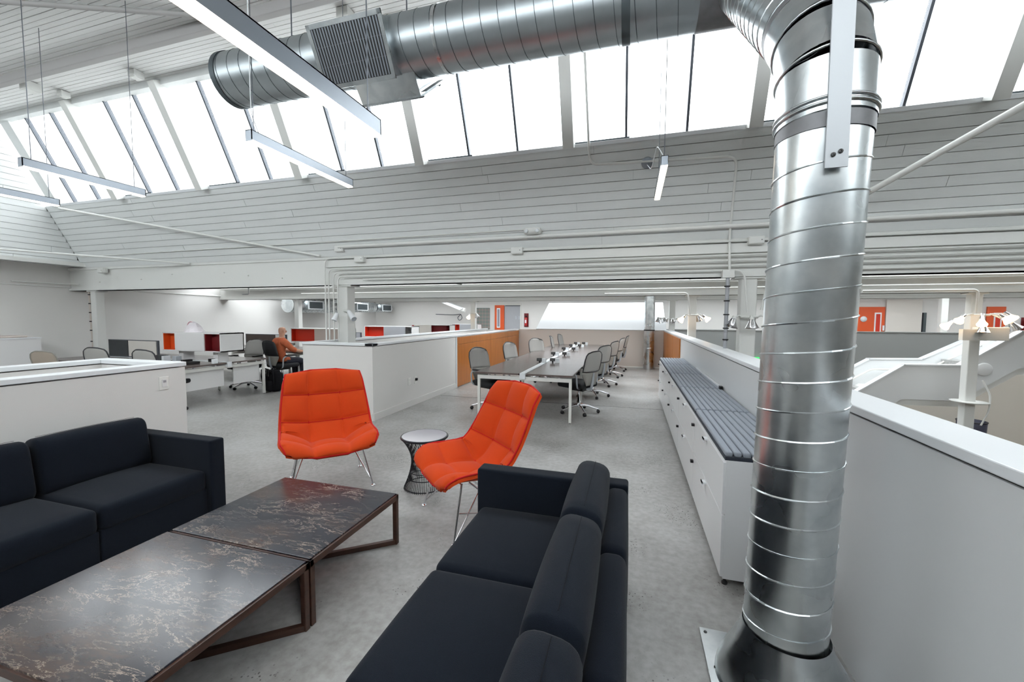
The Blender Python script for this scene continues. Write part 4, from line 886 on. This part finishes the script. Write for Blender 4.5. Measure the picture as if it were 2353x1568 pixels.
# left rows
ra = benchdesk('dark topped bench desk under the orange and white hutch', -11.35, -7.38, 5.05, 6.72, .755, 3, 'x')
for y0, y1 in ((5.15, 5.85), (6.05, 6.62)): obj('end_panel', MB().box(-7.52, -7.50, y0, y1, .30, .64), 'melamine', ra, True)
benchdesk('second bench desk on the left where the man is working', -11.8, -6.3, 8.0, 9.5, .755, 3, 'x')
benchdesk('third bench desk on the left behind the column', -11.0, -6.3, 10.7, 12.2, .755, 3, 'x')
benchdesk('fourth bench desk on the left under the dark red hutch', -10.5, -6.2, 13.2, 14.6, .755, 3, 'x')
benchdesk('last bench desk on the left near the plaid panel', -9.5, -6.0, 15.5, 16.9, .755, 2, 'x')
def hutch(label, x0, x1, y0, y1, z0, z1, segs, foot=.757):
    t = thing('desk_hutch', label, 'hutch', ((x0+x1)/2, (y0+y1)/2, foot), 0, 'storage hutches on the left desks'); w_ = .02
    obj('body', MB().box(x0, x1, y0, y1, z1-w_, z1).box(x0, x1, y0, y1, z0, z0+w_).box(x0, x0+w_, y0, y1, z0, z1).box(x1-w_, x1, y0, y1, z0, z1).box(x0, x1, y1-w_, y1, z0, z1), 'melamine', t, True)
    for a, b, m, kind in segs:
        if kind == 'door': obj('door', MB().box(a+.003, b-.003, y0-.016, y0, z0+.012, z1-.012), m, t, True)
        else: obj('lining', MB().box(a+w_, b-w_, y0+.12, y1-w_-.001, z0+w_+.001, z1-w_-.001).box(a+.001, a+w_, y0, y1-w_, z0+w_, z1-w_).box(b-w_, b-.001, y0, y1-w_, z0+w_, z1-w_).box(a+w_, b-w_, y0, y0+.12, z0+w_, z0+w_+.004), m, t, True)
    if z0 > foot+.02:
        for x in (x0+.25, x1-.35): obj('support', MB().box(x, x+.12, y0+.12, y1-.15, foot, z0), 'melamine', t, True)
hutch('white hutch with orange and dark red openings on the first left desk', -8.87, -7.36, 5.70, 6.18, .955, 1.315, [(-8.85, -8.52, 'orange_panel', 'open'), (-8.52, -7.75, 'melamine', 'door'), (-7.75, -7.38, 'dark_red', 'open')])
hutch('red and grey hutch behind the seated man', -8.65, -6.95, 8.62, 9.05, .96, 1.32, [(-8.63, -7.88, 'red_panel', 'open'), (-7.88, -7.0, 'pale_taupe', 'door')])
hutch('red and grey hutch right of the column with four conduits', -8.28, -6.55, 11.2, 11.65, .98, 1.33, [(-8.26, -7.56, 'red_panel', 'open'), (-7.56, -6.78, 'pole_gray', 'door')])
hutch('white hutch with a dark red opening over the middle parapet', -8.07, -6.46, 13.75, 14.2, .98, 1.33, [(-8.05, -7.95, 'red_panel', 'open'), (-7.95, -7.22, 'warm_white', 'door'), (-7.22, -6.60, 'dark_red', 'open')])
hutch('farthest hutch with red and grey fronts left of the plaid panel', -7.41, -6.22, 15.95, 16.4, .98, 1.325, [(-7.39, -7.28, 'dark_red', 'open'), (-7.24, -7.05, 'red_panel', 'open'), (-7.05, -6.42, 'pole_gray', 'door')])
def screen(label, x0, x1, y, z1, parts):
    t = thing('desk_screen', label, 'screen', ((x0+x1)/2, y, .757)); obj('frame', MB().box(x0-.02, x1+.02, y+.0, y+.03, .757, z1), 'mullion', t, True)
    for a, b, m in parts: obj('panel', MB().box(a, b, y-.012, y, .78, z1-.015), m, t, True)
screen('dark grey and white screen behind the chair on the first left desk', -10.8, -9.34, 5.9, 1.125, [(-10.78, -10.2, 'dark_screen'), (-10.18, -9.36, 'warm_white')])
screen('brown fabric screen left of the seated man', -10.1, -8.75, 8.55, 1.15, [(-10.08, -9.1, 'brown_screen'), (-9.08, -8.77, 'plate_white')])
screen('small dark screen left of the red hutch by the column', -8.65, -8.35, 11.1, 1.12, [(-8.6, -8.37, 'pole_gray')])
t = thing('storage_cabinet', 'white storage cabinet at the far left edge by the wall', 'cabinet', (-11.8, 4.85, 0)); obj('body', MB().box(-.34, .34, -.3, .3, .03, 1.17), 'melamine', t); obj('top', MB().box(-.35, .35, -.31, .31, 1.17, 1.19), 'cap_white', t)
obj('plinth', MB().box(-.32, .32, -.28, .28, 0, .03), 'black_plastic', t); obj('door', MB().box(-.33, .33, -.315, -.3, .05, 1.16), 'melamine', t)
t = thing('tray', 'beige tray lying on the white storage cabinet at the left edge', 'tray', (-11.85, 4.85, 1.191)); obj('base', MB().soft(0, 0, .02, .4, .4, .04, .015, n=2), 'pale_taupe', t)
# things on the left desks
t = thing('plastic_bag', 'white plastic bag with a pink loop standing on the orange and white hutch', 'bag', (-8.28, 5.9, 1.316)); rnd = random.Random(3)
m = MB(); n1, n2 = 9, 14; vs = []
for j in range(n1):
    v = j/(n1-1)
    for i in range(n2):
        a = 2*PI*i/n2; r_ = .20*(1-v)**.55+.012; vs.append((r_*math.cos(a)*(1+.15*rnd.random())-.03*v, .6*r_*math.sin(a)*(1+.2*rnd.random()), v*.2*(1+.05*rnd.random())))
fs = [(j*n2+i, j*n2+(i+1) % n2, (j+1)*n2+(i+1) % n2, (j+1)*n2+i) for j in range(n1-1) for i in range(n2)]+[tuple(range((n1-1)*n2, n1*n2))]
obj('bag', m.add(vs, fs, False), 'plastic_bag', t); obj('loop', MB().tube(arc((-.07, -.02, .12), .085, -.3, PI+.2, (1, 0, 0), (0, 0, 1), 12), .01, 6), 'bag_pink', t)
def small(name, lab, cat, loc, parts):
    t = thing(name, lab, cat, loc)
    for n_, b_, m_ in parts: bev(obj(n_, MB().box(*b_), m_, t), .004)
    return t
small('desk_phone', 'black phone on the first left desk under the dark red opening', 'phone', (-7.75, 5.42, .757), [('base', (-.12, .12, -.09, .09, 0, .045), 'black_plastic'), ('handset', (-.115, -.055, -.085, .085, .045, .08), 'black_plastic')])
small('power_box', 'black and white power box on the first left desk beside the phone', 'power box', (-7.46, 5.6, .757), [('housing', (-.04, .04, -.04, .04, .03, .09), 'black_plastic'), ('side_plate', (.04, .1, -.04, .04, 0, .085), 'cap_white')])
small('desk_speaker', 'dark grey box on the first left desk below the orange opening', 'box', (-8.62, 5.5, .757), [('body', (-.1, .1, -.07, .07, 0, .13), 'dark_screen'), ('front', (.1, .16, -.06, .06, 0, .12), 'cap_white')])
small('paper_stack', 'low stack of white papers on the first left desk', 'papers', (-8.15, 5.45, .757), [('sheets', (-.15, .15, -.1, .1, 0, .02), 'cap_white'), ('top_sheet', (-.13, .16, -.09, .11, .021, .024), 'plate_white')])
small('cup', 'small grey cup holder on the first left desk', 'cup', (-8.35, 5.6, .757), [('body', (-.05, .05, -.05, .05, 0, .11), 'silver_plastic')])
t = thing('laptop', 'open laptop with a dark green screen before the seated man', 'laptop', (-7.12, 8.28, .757), -.6)
obj('keyboard_base', MB().box(-.17, .17, -.24, 0, 0, .015), 'silver_plastic', t); lid = obj('lid', MB().box(-.17, .17, 0, .012, .015, .235), 'chair_frame', t); obj('display', MB().box(-.155, .155, -.003, 0, .03, .22), 'screen_green', lid)
t = thing('monitor_arm', 'dark flat object lying on the second left desk by the column', 'tray', (-6.75, 8.9, .757)); obj('tray', MB().box(-.2, .2, -.1, .1, 0, .02), 'black_plastic', t)
# backpack
t = thing('backpack', 'black backpack standing on the floor by the desk leg', 'bag', (-7.50, 6.98, 0), -.3)
obj('body', MB().soft(0, 0, .22, .36, .24, .44, .09, bx=.02, by=.03, n=4), 'black_cloth', t); obj('pocket', MB().soft(.02, -.14, .14, .28, .1, .24, .04, by=.02, n=3), 'black_cloth', t)
obj('flap', MB().soft(-.01, -.02, .43, .3, .2, .07, .03, n=3), 'black_cloth', t)
obj('handle', MB().tube(arc((0, 0, .45), .06, 0, PI, (1, 0, 0), (0, 0, 1), 8), .012, 6), 'black_cloth', t)
for sx in (-1, 1): obj('strap', MB().tube(bend([(sx*.1, -.05, .46), (sx*.2, -.12, .50), (sx*.26, -.14, .34), (sx*.22, -.12, .12)], .06), .016, 6), 'black_cloth', t)
for i in range(5): obj('side_strap', MB().tube(bend([(-.16+.08*i, -.12, .42), (-.14+.08*i, -.19, .5+.02*(i % 2)), (-.1+.07*i, -.2, .36)], .05), .009, 5), 'black_plastic', t)
# ------------------------------------------------------------------ the seated man
def skin_mesh(name, J, E, m, parent, sub=2, root=0):
    me = bpy.data.meshes.new(name); me.from_pydata([j[:3] for j in J], E, []); o = bpy.data.objects.new(name, me); C.objects.link(o)
    sk = o.modifiers.new('skin', 'SKIN'); sk.use_smooth_shade = True
    for i, j in enumerate(J):
        r = j[3] if isinstance(j[3], tuple) else (j[3], j[3]); me.skin_vertices[0].data[i].radius = r; me.skin_vertices[0].data[i].use_root = (i == root)
    ss = o.modifiers.new('sub', 'SUBSURF'); ss.levels = sub; ss.render_levels = sub
    dg = bpy.context.evaluated_depsgraph_get(); ev = o.evaluated_get(dg); m2 = bpy.data.meshes.new_from_object(ev); bpy.data.objects.remove(o)
    m2.materials.clear(); m2.materials.append(MATS[m]); m2.polygons.foreach_set('use_smooth', [True]*len(m2.polygons)); m2.name = name
    return link(name, m2, parent)
seat = (-7.86, 7.55, 0); face = math.atan2(.98, .18)-PI/2
make_office('dark office chair the man sits in', seat, face, None, 'seat_black')
P = thing('person', 'bald man in an orange shirt seated with his back turned, hands on the desk', 'person', seat, face)
# local: +y forward
J = [(0, -.06, .60, (.15, .12)), (0, -.09, .76, (.155, .11)), (0, -.06, .94, (.17, .11)), (0, -.03, 1.07, (.13, .09)), (0, 0., 1.13, .055), (0, .02, 1.19, .055),
     (0, .02, 1.26, (.072, .085)), (0, .03, 1.33, (.074, .09)), (0, .02, 1.385, (.055, .065)),
     (.19, -.03, 1.03, .062), (.26, .10, .86, .05), (.20, .33, .80, .042), (.16, .42, .80, .03), (-.19, -.03, 1.03, .062), (-.27, .10, .86, .05), (-.20, .33, .80, .042), (-.16, .42, .80, .03),
     (.10, .02, .58, .09), (.14, .25, .585, .082), (.15, .42, .56, .065), (.15, .43, .30, .055), (.15, .42, .10, .04), (-.10, .02, .58, .09), (-.14, .25, .585, .082), (-.15, .42, .56, .065), (-.15, .43, .30, .055), (-.15, .42, .10, .04)]
E_ = [(0, 1), (1, 2), (2, 3), (3, 4), (4, 5), (5, 6), (6, 7), (7, 8), (3, 9), (9, 10), (10, 11), (11, 12), (3, 13), (13, 14), (14, 15), (15, 16), (0, 17), (17, 18), (18, 19), (19, 20), (20, 21), (0, 22), (22, 23), (23, 24), (24, 25), (25, 26)]
body = skin_mesh('body', J, E_, 'skin', P)
def garment(name, m, inside, push):                                  # cloth that follows the body surface, with a turned-in hem
    bm = bmesh.new(); bm.from_mesh(body.data); bm.normal_update()
    bmesh.ops.delete(bm, geom=[f for f in bm.faces if not inside(f.calc_center_median())], context='FACES')
    nrm = [v.normal.copy() for v in bm.verts]
    for v, n_ in zip(bm.verts, nrm): v.co += n_*push
    me = bpy.data.meshes.new(name); bm.to_mesh(me); bm.free(); me.materials.clear(); me.materials.append(MATS[m])
    o = link(name, me, P); md = o.modifiers.new('thickness', 'SOLIDIFY'); md.thickness = push*.9; md.offset = -1; return o
garment('shirt', 'shirt_orange', lambda c: c.z < 1.125 and (c.z > .60 and c.y < .17 and not (c.y > .10 and c.z < .70)), .016)
garment('trousers', 'trousers', lambda c: c.z <= .70, .013)
for sx in (-1, 1):
    obj('shoe', MB().soft(sx*.15, .49, .045, .10, .28, .085, .035, n=3), 'shoe', P)
    obj('ear', MB().soft(sx*.084, .01, 1.285, .016, .035, .06, .008, n=2), 'skin', P)
    obj('eye', MB().lathe([(0, -.011), (.008, -.008), (.011, 0), (.008, .008), (0, .011)], 10, Matrix.Translation((sx*.032, .108, 1.305)), False, False), 'plate_white', P)
    for k, (dx, L) in enumerate(((-.03, .065), (-.01, .075), (.01, .07), (.028, .055))):
        b = Vector((sx*.16+dx, .43, .80)); obj('finger', MB().tube([b, b+Vector((dx*.2, L*.5, .012)), b+Vector((dx*.3, L, -.014))], [.010, .009, .007], 8), 'skin', P)
    b = Vector((sx*.16-sx*.035, .40, .80)); obj('thumb', MB().tube([b, b+Vector((-sx*.022, .025, -.004)), b+Vector((-sx*.026, .055, -.012))], [.012, .010, .008], 8), 'skin', P)
obj('nose', MB().soft(0, .125, 1.275, .026, .035, .045, .012, n=2), 'skin', P); obj('mouth', MB().soft(0, .108, 1.235, .05, .012, .012, .005, n=2), 'bag_pink', P)
obj('collar', MB().tube([(.07*math.cos(a*PI/8), -.005+.07*math.sin(a*PI/8), 1.125) for a in range(16)], .014, 6, closed=True), 'shirt_orange', P)
